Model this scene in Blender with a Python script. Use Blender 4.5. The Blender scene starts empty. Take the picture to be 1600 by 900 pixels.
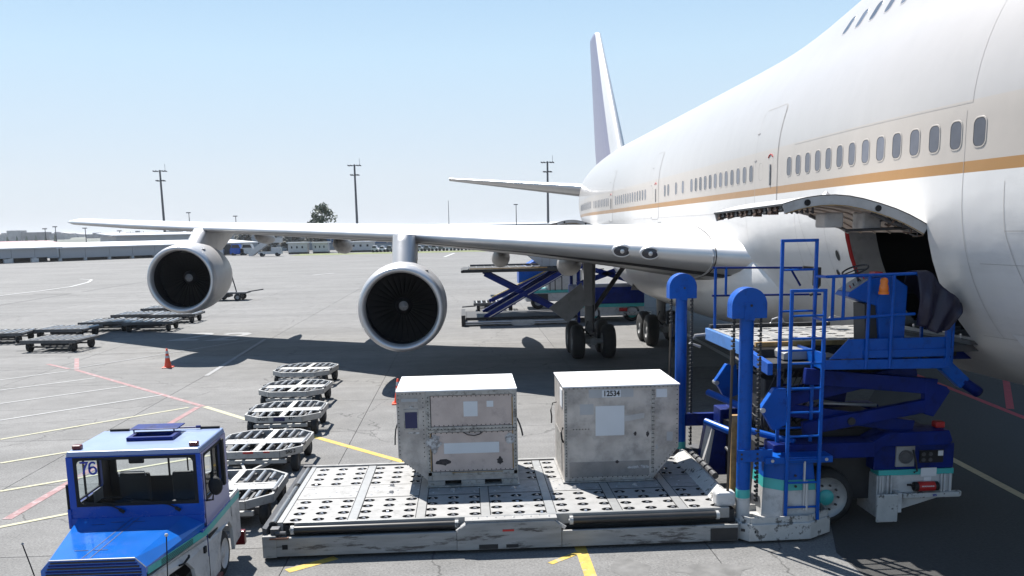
import bpy, math, random
from math import sin, cos, pi, sqrt, radians, atan2
from mathutils import Vector, Matrix
random.seed(7)
scene = bpy.context.scene
col = scene.collection

# ---------------------------------------------------------------- camera
CAMZ = 4.7
cd = bpy.data.cameras.new("camera"); cam = bpy.data.objects.new("camera", cd); col.objects.link(cam)
cd.sensor_width = 36; cd.lens = 31.5; cd.shift_y = 0.0875; cd.clip_start = 0.1; cd.clip_end = 20000
R3 = Matrix(((0.99837344, 0.02816498, -0.04957031), (-0.05349095, 0.1618805, -0.98535954), (-0.01972817, 0.98640835, 0.16312376)))
cam.matrix_world = Matrix.Translation((0, 0, CAMZ)) @ R3.to_4x4()
scene.camera = cam
# ---------------------------------------------------------------- world and sun
SUN = Vector((-0.33, 0.57, 1.0)).normalized()
w = bpy.data.worlds.new("World"); scene.world = w; w.use_nodes = True
nt = w.node_tree; bg = nt.nodes["Background"]
sky = nt.nodes.new("ShaderNodeTexSky"); sky.sky_type = 'NISHITA'; sky.sun_disc = False
sky.sun_elevation = math.asin(SUN.z); sky.sun_rotation = atan2(SUN.x, SUN.y)
sky.air_density = 1.0; sky.dust_density = 0.6; sky.ozone_density = 1.0; sky.altitude = 0
# thin high haze: the clear sky is mixed with a pale veil that thickens to the horizon all round
tcw = nt.nodes.new("ShaderNodeTexCoord"); spw = nt.nodes.new("ShaderNodeSeparateXYZ"); nt.links.new(tcw.outputs["Generated"], spw.inputs[0])
rp = nt.nodes.new("ShaderNodeValToRGB"); nt.links.new(spw.outputs[2], rp.inputs[0])
VE = ((0.0, (5.7, 6.3, 7.2)), (0.06, (5.9, 6.6, 7.5)), (0.18, (5.0, 6.7, 8.2)), (0.36, (2.6, 4.7, 7.4)), (0.65, (1.3, 2.7, 5.2)), (1.0, (1.0, 2.1, 4.3)))
VS = 8.5
rp.color_ramp.elements[0].position = 0; rp.color_ramp.elements[1].position = 1
for p_, c_ in VE[1:-1]: rp.color_ramp.elements.new(p_)
for e_, (p_, c_) in zip(rp.color_ramp.elements, VE): e_.position = p_; e_.color = (c_[0] / VS, c_[1] / VS, c_[2] / VS, 1)
sc_ = nt.nodes.new("ShaderNodeVectorMath"); sc_.operation = 'SCALE'; sc_.inputs["Scale"].default_value = VS; nt.links.new(rp.outputs[0], sc_.inputs[0])
mxw = nt.nodes.new("ShaderNodeMix"); mxw.data_type = 'RGBA'; mxw.inputs[0].default_value = 0.88
nt.links.new(sky.outputs[0], mxw.inputs[6]); nt.links.new(sc_.outputs[0], mxw.inputs[7])
nt.links.new(mxw.outputs[2], bg.inputs[0]); bg.inputs[1].default_value = 0.057
sl = bpy.data.lights.new("sun", 'SUN'); sl.energy = 5.0; sl.angle = radians(0.5); sl.color = (1.0, 0.965, 0.91)
so = bpy.data.objects.new("sun", sl); col.objects.link(so)
so.rotation_euler = SUN.to_track_quat('Z', 'Y').to_euler()
scene.view_settings.view_transform = 'Standard'; scene.view_settings.look = 'None'
scene.view_settings.gamma = 1.0; scene.view_settings.exposure = 1.1
scene.render.engine = 'CYCLES'
scene.cycles.max_bounces = 6

# ---------------------------------------------------------------- materials
MATS = {}
ALB = 0.84      # overall albedo level for the exposure set above
def mat(name, c, rough=0.5, metal=0.0, var=0.12, scale=3.0, bump=0.0, bscale=40.0, dirt=0.0, dirtc=(0.05, 0.045, 0.04), dscale=2.5,
        coat=0.0, stretch=(1, 1, 1), objrand=0.0, dlo=0.52, dhi=0.68, spec=0.5):
    if name in MATS: return MATS[name]
    m = bpy.data.materials.new(name); m.use_nodes = True; n = m.node_tree.nodes; l = m.node_tree.links
    b = n["Principled BSDF"]; b.inputs["Metallic"].default_value = metal; b.inputs["Roughness"].default_value = rough
    b.inputs["Coat Weight"].default_value = coat; b.inputs["Specular IOR Level"].default_value = spec
    tc = n.new("ShaderNodeTexCoord"); mp = n.new("ShaderNodeMapping"); mp.inputs["Scale"].default_value = stretch
    l.new(tc.outputs["Object"], mp.inputs[0])
    nz = n.new("ShaderNodeTexNoise"); nz.inputs["Scale"].default_value = scale; nz.inputs["Detail"].default_value = 6
    l.new(mp.outputs[0], nz.inputs["Vector"])
    mr = n.new("ShaderNodeMapRange"); mr.inputs[1].default_value = 0.3; mr.inputs[2].default_value = 0.7
    mr.inputs[3].default_value = 1 - var; mr.inputs[4].default_value = 1 + var
    l.new(nz.outputs[0], mr.inputs[0]); last = mr.outputs[0]
    if objrand:
        oi = n.new("ShaderNodeObjectInfo"); r2 = n.new("ShaderNodeMapRange"); r2.inputs[3].default_value = 1 - objrand; r2.inputs[4].default_value = 1 + objrand
        l.new(oi.outputs["Random"], r2.inputs[0]); mm = n.new("ShaderNodeMath"); mm.operation = 'MULTIPLY'
        l.new(last, mm.inputs[0]); l.new(r2.outputs[0], mm.inputs[1]); last = mm.outputs[0]
    vm = n.new("ShaderNodeVectorMath"); vm.operation = 'SCALE'; vm.inputs[0].default_value = [q * ALB for q in c]
    l.new(last, vm.inputs["Scale"]); colout = vm.outputs[0]
    if dirt:
        n2 = n.new("ShaderNodeTexNoise"); n2.inputs["Scale"].default_value = dscale; n2.inputs["Detail"].default_value = 9; n2.inputs["Roughness"].default_value = 0.7
        l.new(mp.outputs[0], n2.inputs["Vector"])
        r3 = n.new("ShaderNodeMapRange"); r3.inputs[1].default_value = dlo; r3.inputs[2].default_value = dhi; r3.inputs[3].default_value = 0; r3.inputs[4].default_value = dirt
        l.new(n2.outputs[0], r3.inputs[0])
        mx = n.new("ShaderNodeMix"); mx.data_type = 'RGBA'; l.new(r3.outputs[0], mx.inputs[0]); l.new(colout, mx.inputs[6]); mx.inputs[7].default_value = (*dirtc, 1)
        colout = mx.outputs[2]
        ra = n.new("ShaderNodeMapRange"); ra.inputs[3].default_value = rough; ra.inputs[4].default_value = min(1, rough + 0.35)
        l.new(r3.outputs[0], ra.inputs[0]); l.new(ra.outputs[0], b.inputs["Roughness"])
    l.new(colout, b.inputs["Base Color"])
    if bump:
        n3 = n.new("ShaderNodeTexNoise"); n3.inputs["Scale"].default_value = bscale; n3.inputs["Detail"].default_value = 4
        l.new(mp.outputs[0], n3.inputs["Vector"])
        bp = n.new("ShaderNodeBump"); bp.inputs["Strength"].default_value = bump; bp.inputs["Distance"].default_value = 0.02
        l.new(n3.outputs[0], bp.inputs["Height"]); l.new(bp.outputs[0], b.inputs["Normal"])
    MATS[name] = m; return m

def apron_material():
    m = bpy.data.materials.new("apron_concrete"); m.use_nodes = True; n = m.node_tree.nodes; l = m.node_tree.links; b = n["Principled BSDF"]
    b.inputs["Roughness"].default_value = 0.85; b.inputs["Specular IOR Level"].default_value = 0.25
    g = n.new("ShaderNodeNewGeometry")
    def noise(sc, st, det=6, ro=0.6):
        mp = n.new("ShaderNodeMapping"); mp.inputs["Scale"].default_value = st; l.new(g.outputs["Position"], mp.inputs[0])
        t = n.new("ShaderNodeTexNoise"); t.inputs["Scale"].default_value = sc; t.inputs["Detail"].default_value = det; t.inputs["Roughness"].default_value = ro
        l.new(mp.outputs[0], t.inputs["Vector"]); return t.outputs[0]
    def rng(x, a, bb, c, d):
        r = n.new("ShaderNodeMapRange"); r.inputs[1].default_value = a; r.inputs[2].default_value = bb; r.inputs[3].default_value = c; r.inputs[4].default_value = d
        l.new(x, r.inputs[0]); return r.outputs[0]
    def mul(a, bb):
        q = n.new("ShaderNodeMath"); q.operation = 'MULTIPLY'; l.new(a, q.inputs[0]); l.new(bb, q.inputs[1]); return q.outputs[0]
    big = rng(noise(0.10, (1, 1, 1)), 0.3, 0.7, 0.88, 1.10)
    streak = rng(noise(1.0, (0.035, 0.45, 1), 8, 0.65), 0.32, 0.68, 0.84, 1.12)
    grain = rng(noise(26, (1, 1, 1), 6, 0.8), 0.30, 0.70, 0.50, 1.42)
    mott = rng(noise(1.6, (1, 1, 1), 8, 0.7), 0.3, 0.7, 0.88, 1.12)
    stain = rng(noise(0.28, (1.3, 0.8, 1), 10, 0.72), 0.60, 0.72, 1.0, 0.70)
    oi = n.new("ShaderNodeObjectInfo"); slab = rng(oi.outputs["Random"], 0, 1, 0.955, 1.045)
    # old pavement near the camera-right is darker asphalt
    v = mul(mul(mul(big, streak), mul(grain, mott)), mul(stain, slab))
    # hairline cracks
    vo = n.new("ShaderNodeTexVoronoi"); vo.feature = 'DISTANCE_TO_EDGE'; vo.inputs["Scale"].default_value = 0.16
    dn = n.new("ShaderNodeTexNoise"); dn.inputs["Scale"].default_value = 1.2; dn.inputs["Detail"].default_value = 5; l.new(g.outputs["Position"], dn.inputs["Vector"])
    ad = n.new("ShaderNodeMixRGB"); ad.blend_type = 'ADD'; ad.inputs[0].default_value = 0.9; l.new(g.outputs["Position"], ad.inputs[1]); l.new(dn.outputs["Color"], ad.inputs[2])
    l.new(ad.outputs[0], vo.inputs["Vector"])
    crack = rng(vo.outputs["Distance"], 0.0, 0.0035, 0.45, 1.0)
    v = mul(v, crack)
    vm = n.new("ShaderNodeVectorMath"); vm.operation = 'SCALE'; vm.inputs[0].default_value = (0.163, 0.160, 0.156); l.new(v, vm.inputs["Scale"])
    l.new(vm.outputs[0], b.inputs["Base Color"])
    bp = n.new("ShaderNodeBump"); bp.inputs["Strength"].default_value = 0.35; bp.inputs["Distance"].default_value = 0.01
    l.new(noise(30, (1, 1, 1), 4, 0.7), bp.inputs["Height"]); l.new(bp.outputs[0], b.inputs["Normal"])
    return m

def fuselage_material(cream=(0.425, 0.38, 0.338), whitec=(0.41, 0.388, 0.372), gold=(0.34, 0.175, 0.052), lower=(0.62, 0.605, 0.59)):
    m = bpy.data.materials.new("airliner_paint"); m.use_nodes = True; n = m.node_tree.nodes; l = m.node_tree.links; b = n["Principled BSDF"]
    b.inputs["Roughness"].default_value = 0.32; b.inputs["Coat Weight"].default_value = 0.25; b.inputs["Coat Roughness"].default_value = 0.1
    g = n.new("ShaderNodeNewGeometry"); sp = n.new("ShaderNodeSeparateXYZ"); l.new(g.outputs["Position"], sp.inputs[0])
    r = n.new("ShaderNodeValToRGB"); r.color_ramp.interpolation = 'CONSTANT'
    mr = n.new("ShaderNodeMapRange"); mr.inputs[1].default_value = 0; mr.inputs[2].default_value = 10; l.new(sp.outputs[2], mr.inputs[0])
    l.new(mr.outputs[0], r.inputs[0])
    e = r.color_ramp.elements; e[0].position = 0; e[0].color = (*lower, 1); e[1].position = 0.534; e[1].color = (*gold, 1)
    q = e.new(0.548); q.color = (*cream, 1); q = e.new(0.63); q.color = (*whitec, 1)
    nz = n.new("ShaderNodeTexNoise"); nz.inputs["Scale"].default_value = 1.3; nz.inputs["Detail"].default_value = 8; nz.inputs["Roughness"].default_value = 0.65
    mp = n.new("ShaderNodeMapping"); mp.inputs["Scale"].default_value = (1, 1.6, 0.6); l.new(g.outputs["Position"], mp.inputs[0]); l.new(mp.outputs[0], nz.inputs["Vector"])
    m2 = n.new("ShaderNodeMapRange"); m2.inputs[1].default_value = 0.3; m2.inputs[2].default_value = 0.7; m2.inputs[3].default_value = 0.97; m2.inputs[4].default_value = 1.02
    l.new(nz.outputs[0], m2.inputs[0])
    # grime runs heavier on the belly
    n4 = n.new("ShaderNodeTexNoise"); n4.inputs["Scale"].default_value = 2.2; n4.inputs["Detail"].default_value = 10; n4.inputs["Roughness"].default_value = 0.75
    mp2 = n.new("ShaderNodeMapping"); mp2.inputs["Scale"].default_value = (1, 0.25, 1.3); l.new(g.outputs["Position"], mp2.inputs[0]); l.new(mp2.outputs[0], n4.inputs["Vector"])
    m4 = n.new("ShaderNodeMapRange"); m4.inputs[1].default_value = 0.50; m4.inputs[2].default_value = 0.75; m4.inputs[3].default_value = 1.0; m4.inputs[4].default_value = 0.88; l.new(n4.outputs[0], m4.inputs[0])
    lowm = n.new("ShaderNodeMapRange"); lowm.inputs[1].default_value = 5.2; lowm.inputs[2].default_value = 5.35; lowm.inputs[3].default_value = 1; lowm.inputs[4].default_value = 0; l.new(sp.outputs[2], lowm.inputs[0])
    mxx = n.new("ShaderNodeMix"); mxx.inputs[2].default_value = 1.0; l.new(lowm.outputs[0], mxx.inputs[0]); l.new(m4.outputs[0], mxx.inputs[3])
    mu = n.new("ShaderNodeMath"); mu.operation = 'MULTIPLY'; l.new(m2.outputs[0], mu.inputs[0]); l.new(mxx.outputs[0], mu.inputs[1])
    vm = n.new("ShaderNodeVectorMath"); vm.operation = 'SCALE'; l.new(r.outputs[0], vm.inputs[0]); l.new(mu.outputs[0], vm.inputs["Scale"])
    l.new(vm.outputs[0], b.inputs["Base Color"])
    n5 = n.new("ShaderNodeTexNoise"); n5.inputs["Scale"].default_value = 0.9; n5.inputs["Detail"].default_value = 3; l.new(g.outputs["Position"], n5.inputs["Vector"])
    bp = n.new("ShaderNodeBump"); bp.inputs["Strength"].default_value = 0.3; bp.inputs["Distance"].default_value = 0.05
    l.new(n5.outputs[0], bp.inputs["Height"]); l.new(bp.outputs[0], b.inputs["Normal"])
    return m

def glass_material(name, tint=(0.85, 0.9, 0.92), alpha=0.18, rough=0.03):
    m = bpy.data.materials.new(name); m.use_nodes = True; n = m.node_tree.nodes; l = m.node_tree.links
    out = n["Material Output"]; n.remove(n["Principled BSDF"])
    tr = n.new("ShaderNodeBsdfTransparent"); tr.inputs[0].default_value = (*tint, 1)
    gl = n.new("ShaderNodeBsdfGlossy"); gl.inputs["Roughness"].default_value = rough
    fr = n.new("ShaderNodeFresnel"); fr.inputs[0].default_value = 1.22
    mx = n.new("ShaderNodeMixShader"); l.new(fr.outputs[0], mx.inputs[0]); l.new(tr.outputs[0], mx.inputs[1]); l.new(gl.outputs[0], mx.inputs[2])
    l.new(mx.outputs[0], out.inputs[0]); return m

CONC = apron_material(); FUS = fuselage_material(); GLASS = glass_material("clear_glass")
BLUE = mat("blue_paint", (0.001, 0.085, 0.42), 0.38, var=0.12, scale=2.0, dirt=0.7, dirtc=(0.004, 0.018, 0.09), dscale=7, dlo=0.54, dhi=0.72, spec=0.22)
DBLUE = mat("dark_blue_paint", (0.0005, 0.015, 0.15), 0.45, var=0.2, scale=2.5, dirt=0.7, dirtc=(0.003, 0.004, 0.02), dscale=4, spec=0.18)
TBLUE = mat("tractor_blue_paint", (0.002, 0.070, 0.43), 0.25, var=0.10, scale=1.5, coat=0.15, dirt=0.35, dirtc=(0.01, 0.05, 0.20), dscale=3, spec=0.3)
ROOFB = mat("faded_sheen_blue_roof", (0.22, 0.29, 0.47), 0.35, var=0.06, scale=2, dirt=0.3, dirtc=(0.12, 0.18, 0.36), dscale=3, coat=0.3)  # faded roof blue, made paler with the sky sheen in its colour
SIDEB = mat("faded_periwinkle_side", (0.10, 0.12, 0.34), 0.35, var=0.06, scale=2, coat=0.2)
WPAINT = mat("white_vehicle_paint", (0.54, 0.535, 0.53), 0.4, var=0.08, dirt=0.5, dirtc=(0.16, 0.15, 0.15), dscale=4)
WORN = mat("worn_white_paint", (0.48, 0.475, 0.46), 0.55, var=0.12, scale=6, dirt=0.9, dirtc=(0.06, 0.055, 0.05), dscale=6, dlo=0.54, dhi=0.60, bump=0.2)
BEAM = mat("scuffed_grey_beam", (0.30, 0.295, 0.285), 0.6, var=0.18, scale=4, dirt=0.9, dirtc=(0.07, 0.06, 0.055), dscale=3.2, dlo=0.55, dhi=0.62, stretch=(0.5, 1, 3), bump=0.25)
TURQ = mat("turquoise_stripe", (0.05, 0.42, 0.40), 0.4, var=0.08, dirt=0.3, dirtc=(0.1, 0.2, 0.2))
PLATE = mat("galvanised_deck_plate", (0.30, 0.296, 0.290), 0.62, metal=0.15, var=0.12, scale=7, dirt=0.7, dirtc=(0.10, 0.098, 0.095), dscale=4, bump=0.1, dlo=0.54, dhi=0.72)
STRIP = mat("bright_deck_strip", (0.34, 0.34, 0.335), 0.42, metal=0.35, var=0.08, scale=8, dirt=0.3, dirtc=(0.15, 0.15, 0.15))
ROLLER = mat("steel_roller", (0.24, 0.24, 0.24), 0.35, metal=0.8, var=0.15, scale=5, stretch=(0.3, 0.3, 4))
BLACKR = mat("black_roller", (0.045, 0.042, 0.04), 0.35, metal=0.4, var=0.2)
STEEL = mat("bright_steel", (0.60, 0.60, 0.61), 0.3, metal=0.7, var=0.1)
GALV = mat("galvanised_frame", (0.38, 0.378, 0.37), 0.45, metal=0.25, var=0.12, scale=6, dirt=0.5, dirtc=(0.12, 0.11, 0.11), dscale=7)
DGALV = mat("dark_frame_steel", (0.10, 0.10, 0.105), 0.55, metal=0.4, var=0.25, dirt=0.4)
DARK = mat("dark_machinery", (0.018, 0.018, 0.02), 0.6, var=0.3)
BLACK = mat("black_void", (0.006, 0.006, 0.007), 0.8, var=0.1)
RUBBER = mat("tyre_rubber", (0.018, 0.018, 0.019), 0.8, var=0.3, scale=9, bump=0.3)
ALU = mat("scratched_aluminium", (0.49, 0.45, 0.415), 0.45, metal=0.25, var=0.22, scale=3, dirt=0.75, dirtc=(0.20, 0.185, 0.17), dscale=3.5, bump=0.7, bscale=3.2, dlo=0.47, dhi=0.72)
ALU2 = mat("pinkish_aluminium_sheet", (0.54, 0.445, 0.40), 0.5, metal=0.15, var=0.14, scale=2.5, dirt=0.5, dirtc=(0.27, 0.225, 0.205), dscale=4, bump=0.3, bscale=3.5)
ALUTOP = mat("white_container_top", (0.78, 0.78, 0.78), 0.5, var=0.04, dirt=0.2, dirtc=(0.5, 0.5, 0.5))
ALUF = mat("aluminium_edge", (0.40, 0.39, 0.37), 0.4, metal=0.4, var=0.2, dirt=0.8, dirtc=(0.10, 0.085, 0.07), dscale=11, dlo=0.5, dhi=0.66)
OCHRE = mat("ochre_corrosion", (0.33, 0.20, 0.07), 0.7, var=0.3, scale=10)
PAPER = mat("white_paper_label", (0.68, 0.69, 0.70), 0.7, var=0.03)
GPAPER = mat("grey_tape_patch", (0.42, 0.42, 0.42), 0.6, var=0.08)
INK = mat("black_ink", (0.01, 0.01, 0.01), 0.6, var=0.05)
NAVY = mat("navy_print", (0.012, 0.016, 0.08), 0.4, var=0.1)
BLUINK = mat("blue_numerals", (0.01, 0.03, 0.30), 0.5, var=0.05)
ORANGE = mat("orange_cone_plastic", (0.85, 0.07, 0.015), 0.45, var=0.06)
AMBER = mat("amber_lens", (0.85, 0.20, 0.01), 0.25, var=0.1)
RED = mat("red_paint", (0.45, 0.015, 0.015), 0.4, var=0.1)
REDLENS = mat("dark_red_lens", (0.13, 0.008, 0.01), 0.3, var=0.1)
GREFL = mat("grey_reflective_band", (0.5, 0.5, 0.52), 0.4, var=0.05)
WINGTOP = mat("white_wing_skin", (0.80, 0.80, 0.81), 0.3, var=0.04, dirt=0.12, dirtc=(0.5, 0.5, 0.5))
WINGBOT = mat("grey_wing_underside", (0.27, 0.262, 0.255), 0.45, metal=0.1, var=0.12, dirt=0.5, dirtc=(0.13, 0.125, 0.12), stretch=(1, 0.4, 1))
POLISH = mat("polished_aluminium", (0.60, 0.59, 0.585), 0.36, metal=0.55, var=0.05, scale=2)
NAC = mat("silver_nacelle", (0.50, 0.49, 0.485), 0.40, metal=0.25, var=0.06, scale=1.5, dirt=0.25, dirtc=(0.38, 0.38, 0.4))
LINER = mat("inlet_liner", (0.010, 0.010, 0.014), 0.5, var=0.2)
BLADE = mat("fan_blade_titanium", (0.03, 0.03, 0.034), 0.35, metal=0.6, var=0.1)
GEAR = mat("grey_gear_paint", (0.30, 0.30, 0.30), 0.45, var=0.15, dirt=0.5, dirtc=(0.05, 0.05, 0.05))
FIN = mat("blue_grey_fin_paint", (0.23, 0.22, 0.31), 0.35, var=0.06)
WGLASS = mat("cabin_window_pane", (0.13, 0.135, 0.16), 0.15, var=0.10, scale=3, objrand=0.4)
FRAME = mat("window_rim", (0.52, 0.50, 0.48), 0.4, var=0.05)
SEAM = mat("seam_line", (0.42, 0.40, 0.385), 0.6, var=0.1)
DOORIN = mat("cargo_door_inner_panel", (0.42, 0.345, 0.29), 0.5, var=0.12, dirt=0.5, dirtc=(0.22, 0.16, 0.12), dscale=2.5)
TARP = mat("navy_tarpaulin", (0.016, 0.015, 0.038), 0.42, var=0.3, scale=3, bump=0.6, bscale=6, spec=0.35)
DIRTYGREY = mat("dull_grey_paint", (0.3, 0.3, 0.3), 0.5, var=0.15, dirt=0.4)
LYEL = mat("yellow_line_paint", (0.50, 0.34, 0.06), 0.75, var=0.2, scale=9, dirt=0.85, dirtc=(0.30, 0.28, 0.22), dscale=7, dlo=0.56, dhi=0.64)
LPALE = mat("pale_yellow_line_paint", (0.42, 0.40, 0.27), 0.8, var=0.1, scale=9, dirt=0.8, dirtc=(0.30, 0.30, 0.28), dscale=6, dlo=0.52, dhi=0.64)
LWHT = mat("white_line_paint", (0.36, 0.36, 0.355), 0.8, var=0.1, scale=9, dirt=0.8, dirtc=(0.30, 0.30, 0.30), dscale=5, dlo=0.5, dhi=0.64)
LWHT2 = mat("bright_white_line_paint", (0.46, 0.46, 0.455), 0.8, var=0.1, scale=9, dirt=0.5, dirtc=(0.35, 0.35, 0.35), dscale=5)
LRED = mat("red_line_paint", (0.27, 0.145, 0.145), 0.8, var=0.15, scale=9, dirt=0.85, dirtc=(0.33, 0.28, 0.28), dscale=4, dlo=0.50, dhi=0.62)
LFADE = mat("faded_grey_paint", (0.27, 0.27, 0.27), 0.85, var=0.1, scale=9, dirt=0.95, dirtc=(0.28, 0.28, 0.285), dscale=2, dlo=0.48, dhi=0.6)
SEAL = mat("joint_sealant", (0.035, 0.035, 0.037), 0.8, var=0.3)
WALLG = mat("grey_cladding", (0.34, 0.35, 0.37), 0.6, var=0.05, scale=0.3)
WALLW = mat("pale_cladding", (0.45, 0.45, 0.45), 0.6, var=0.06, scale=0.3)
ROOFW = mat("white_roof_sheet", (0.62, 0.63, 0.64), 0.5, var=0.05, scale=0.2)
ROOFP = mat("pink_roof", (0.42, 0.27, 0.28), 0.8, var=0.08, scale=0.3)
CITY = mat("city_wall", (0.30, 0.29, 0.29), 0.8, var=0.2, scale=0.2, objrand=0.35)
HILL = mat("hill_scrub", (0.11, 0.12, 0.10), 0.9, var=0.4, scale=0.02)
GRASS = mat("dry_grass", (0.16, 0.18, 0.07), 0.9, var=0.35, scale=0.4)
FINEDGE = mat("white_fin_edge", (0.6, 0.6, 0.6), 0.4, var=0.03)
LEAF = mat("leaf_green", (0.055, 0.085, 0.040), 0.6, var=0.45, scale=1.2)
LEAF2 = mat("olive_leaf", (0.13, 0.13, 0.11), 0.7, var=0.45, scale=1.2)
BARK = mat("bark", (0.09, 0.075, 0.06), 0.9, var=0.3)
MASTM = mat("dark_mast_steel", (0.05, 0.055, 0.065), 0.5, var=0.1)
TGLASS = mat("terminal_blue_glass", (0.06, 0.13, 0.25), 0.15, var=0.2, scale=0.2)
CARW = mat("car_paint", (0.5, 0.5, 0.52), 0.3, var=0.02, objrand=0.7)

# ---------------------------------------------------------------- mesh helpers
class MB:
    def __init__(s): s.v = []; s.f = []; s.m = []; s.mi = 0
    def vert(s, p): s.v.append(tuple(p)); return len(s.v) - 1
    def face(s, idx): s.f.append(tuple(idx)); s.m.append(s.mi)
    def poly(s, pts): i = [s.vert(p) for p in pts]; s.face(i)
    def box(s, x0, x1, y0, y1, z0, z1):
        o = len(s.v)
        for z in (z0, z1):
            for x, y in ((x0, y0), (x1, y0), (x1, y1), (x0, y1)): s.v.append((x, y, z))
        for f in ((0, 3, 2, 1), (4, 5, 6, 7), (0, 1, 5, 4), (1, 2, 6, 5), (2, 3, 7, 6), (3, 0, 4, 7)): s.face([o + i for i in f])
        return s
    def prism(s, poly, a0, a1, axis='y'):
        o = len(s.v); n = len(poly)
        for a in (a0, a1):
            for p, q in poly:
                s.v.append({'y': (p, a, q), 'x': (a, p, q), 'z': (p, q, a)}[axis])
        s.face(range(o, o + n)); s.face(range(o + 2 * n - 1, o + n - 1, -1))
        for i in range(n): j = (i + 1) % n; s.face((o + i, o + n + i, o + n + j, o + j))
        return s
    def frame(s, d):
        d = Vector(d).normalized(); u = Vector((0, 0, 1)) if abs(d.z) < 0.9 else Vector((1, 0, 0))
        a = d.cross(u).normalized(); return a, d.cross(a).normalized()
    def tube(s, pts, r, n=8, caps=True, r1=None, closed=False, flat=None):
        pts = [Vector(p) for p in pts]; k = len(pts); o = len(s.v); rings = []
        for i, p in enumerate(pts):
            if closed: d = (pts[(i + 1) % k] - pts[i - 1])
            else: d = (pts[min(i + 1, k - 1)] - pts[max(i - 1, 0)])
            a, b = s.frame(d)
            if i and rings:
                # keep frame continuous
                pass
            rr = r if r1 is None else r + (r1 - r) * i / (k - 1)
            ring = []
            for j in range(n):
                t = 2 * pi * (j + 0.5) / n; ring.append(s.vert(p + a * cos(t) * rr + b * sin(t) * rr))
            rings.append(ring)
        m = k if closed else k - 1
        for i in range(m):
            A = rings[i]; B = rings[(i + 1) % k]
            for j in range(n): s.face((A[j], A[(j + 1) % n], B[(j + 1) % n], B[j]))
        if caps and not closed: s.face(rings[0][::-1]); s.face(rings[-1])
        return s
    def cyl(s, p0, p1, r, n=16, r1=None): return s.tube([p0, p1], r, n, True, r1)
    def bar(s, p0, p1, wx, wz):
        p0 = Vector(p0); p1 = Vector(p1); d = (p1 - p0).normalized(); up = Vector((0, 0, 1)) if abs(d.z) < 0.95 else Vector((0, 1, 0))
        a = d.cross(up).normalized() * wx / 2; b = a.cross(d).normalized() * wz / 2
        o = len(s.v)
        for p in (p0, p1):
            for q in (-a - b, a - b, a + b, -a + b): s.v.append(tuple(p + q))
        for f in ((0, 3, 2, 1), (4, 5, 6, 7), (0, 1, 5, 4), (1, 2, 6, 5), (2, 3, 7, 6), (3, 0, 4, 7)): s.face([o + i for i in f])
        return s
    def revolve(s, prof, origin, axis=(0, 1, 0), n=32, caps=False, ex=(1, 0, 0), ez=(0, 0, 1)):
        o = Vector(origin); A = Vector(axis); X = Vector(ex); Z = Vector(ez); rings = []
        for t, r in prof:
            rings.append([s.vert(o + A * t + (X * cos(2 * pi * j / n) + Z * sin(2 * pi * j / n)) * r) for j in range(n)])
        for i in range(len(rings) - 1):
            for j in range(n): s.face((rings[i][j], rings[i + 1][j], rings[i + 1][(j + 1) % n], rings[i][(j + 1) % n]))
        if caps: s.face(rings[0]); s.face(rings[-1][::-1])
        return s
    def grid(s, rows, closed=False):
        ids = [[s.vert(p) for p in r] for r in rows]
        for i in range(len(ids) - 1):
            m = len(ids[i]); rng = range(m if closed else m - 1)
            for j in rng: s.face((ids[i][j], ids[i][(j + 1) % m], ids[i + 1][(j + 1) % m], ids[i + 1][j]))
        return ids
    def ringplate(s, fn, ou, inn, r, t, n=6):
        """plate with a rounded window; fn(u,v,w)->xyz, w is depth"""
        u0, u1, v0, v1 = inn; U0, U1, V0, V1 = ou; inner = []; outer = []
        for cx, cy, a0 in ((u1 - r, v1 - r, 0), (u0 + r, v1 - r, 90), (u0 + r, v0 + r, 180), (u1 - r, v0 + r, 270)):
            for i in range(n):
                a = radians(a0 + 90 * i / (n - 1)); inner.append((cx + r * cos(a), cy + r * sin(a)))
            c = {0: (U1, V1), 90: (U0, V1), 180: (U0, V0), 270: (U1, V0)}[a0]
            for i in range(n):
                p = inner[-n + i]
                if i == 0: q = (c[0], p[1]) if a0 in (0, 180) else (p[0], c[1])
                elif i == n - 1: q = (p[0], c[1]) if a0 in (0, 180) else (c[0], p[1])
                else: q = c
                outer.append(q)
        k = len(inner); o = len(s.v)
        for wv in (0, t):
            for p in inner: s.vert(fn(p[0], p[1], wv))
            for p in outer: s.vert(fn(p[0], p[1], wv))
        for i in range(k):
            j = (i + 1) % k
            s.face((o + i, o + j, o + k + j, o + k + i)); s.face((o + 2 * k + j, o + 2 * k + i, o + 3 * k + i, o + 3 * k + j))
            s.face((o + j, o + i, o + 2 * k + i, o + 2 * k + j)); s.face((o + k + i, o + k + j, o + 3 * k + j, o + 3 * k + i))
        return inner
    def build(s, name, mats, parent=None, smooth=False, bevel=0, label=None, loc=None, stuff=False):
        me = bpy.data.meshes.new(name); off = Vector((0, 0, 0))
        if parent is not None:
            q = parent
            while q is not None: off += Vector(q.location); q = q.parent
        if loc is not None: off = off + Vector(loc)
        vs = [(v[0] - off.x, v[1] - off.y, v[2] - off.z) for v in s.v] if off.length > 0 else s.v
        me.from_pydata(vs, [], s.f)
        if not isinstance(mats, (list, tuple)): mats = [mats]
        for m in mats: me.materials.append(m)
        if len(mats) > 1: me.polygons.foreach_set("material_index", s.m)
        if smooth: me.polygons.foreach_set("use_smooth", [True] * len(me.polygons))
        me.validate(); me.update()
        o = bpy.data.objects.new(name, me); col.objects.link(o)
        if parent is not None: o.parent = parent
        if loc is not None: o.location = Vector(loc)
        if smooth == 'auto' or smooth is True:
            pass
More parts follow.
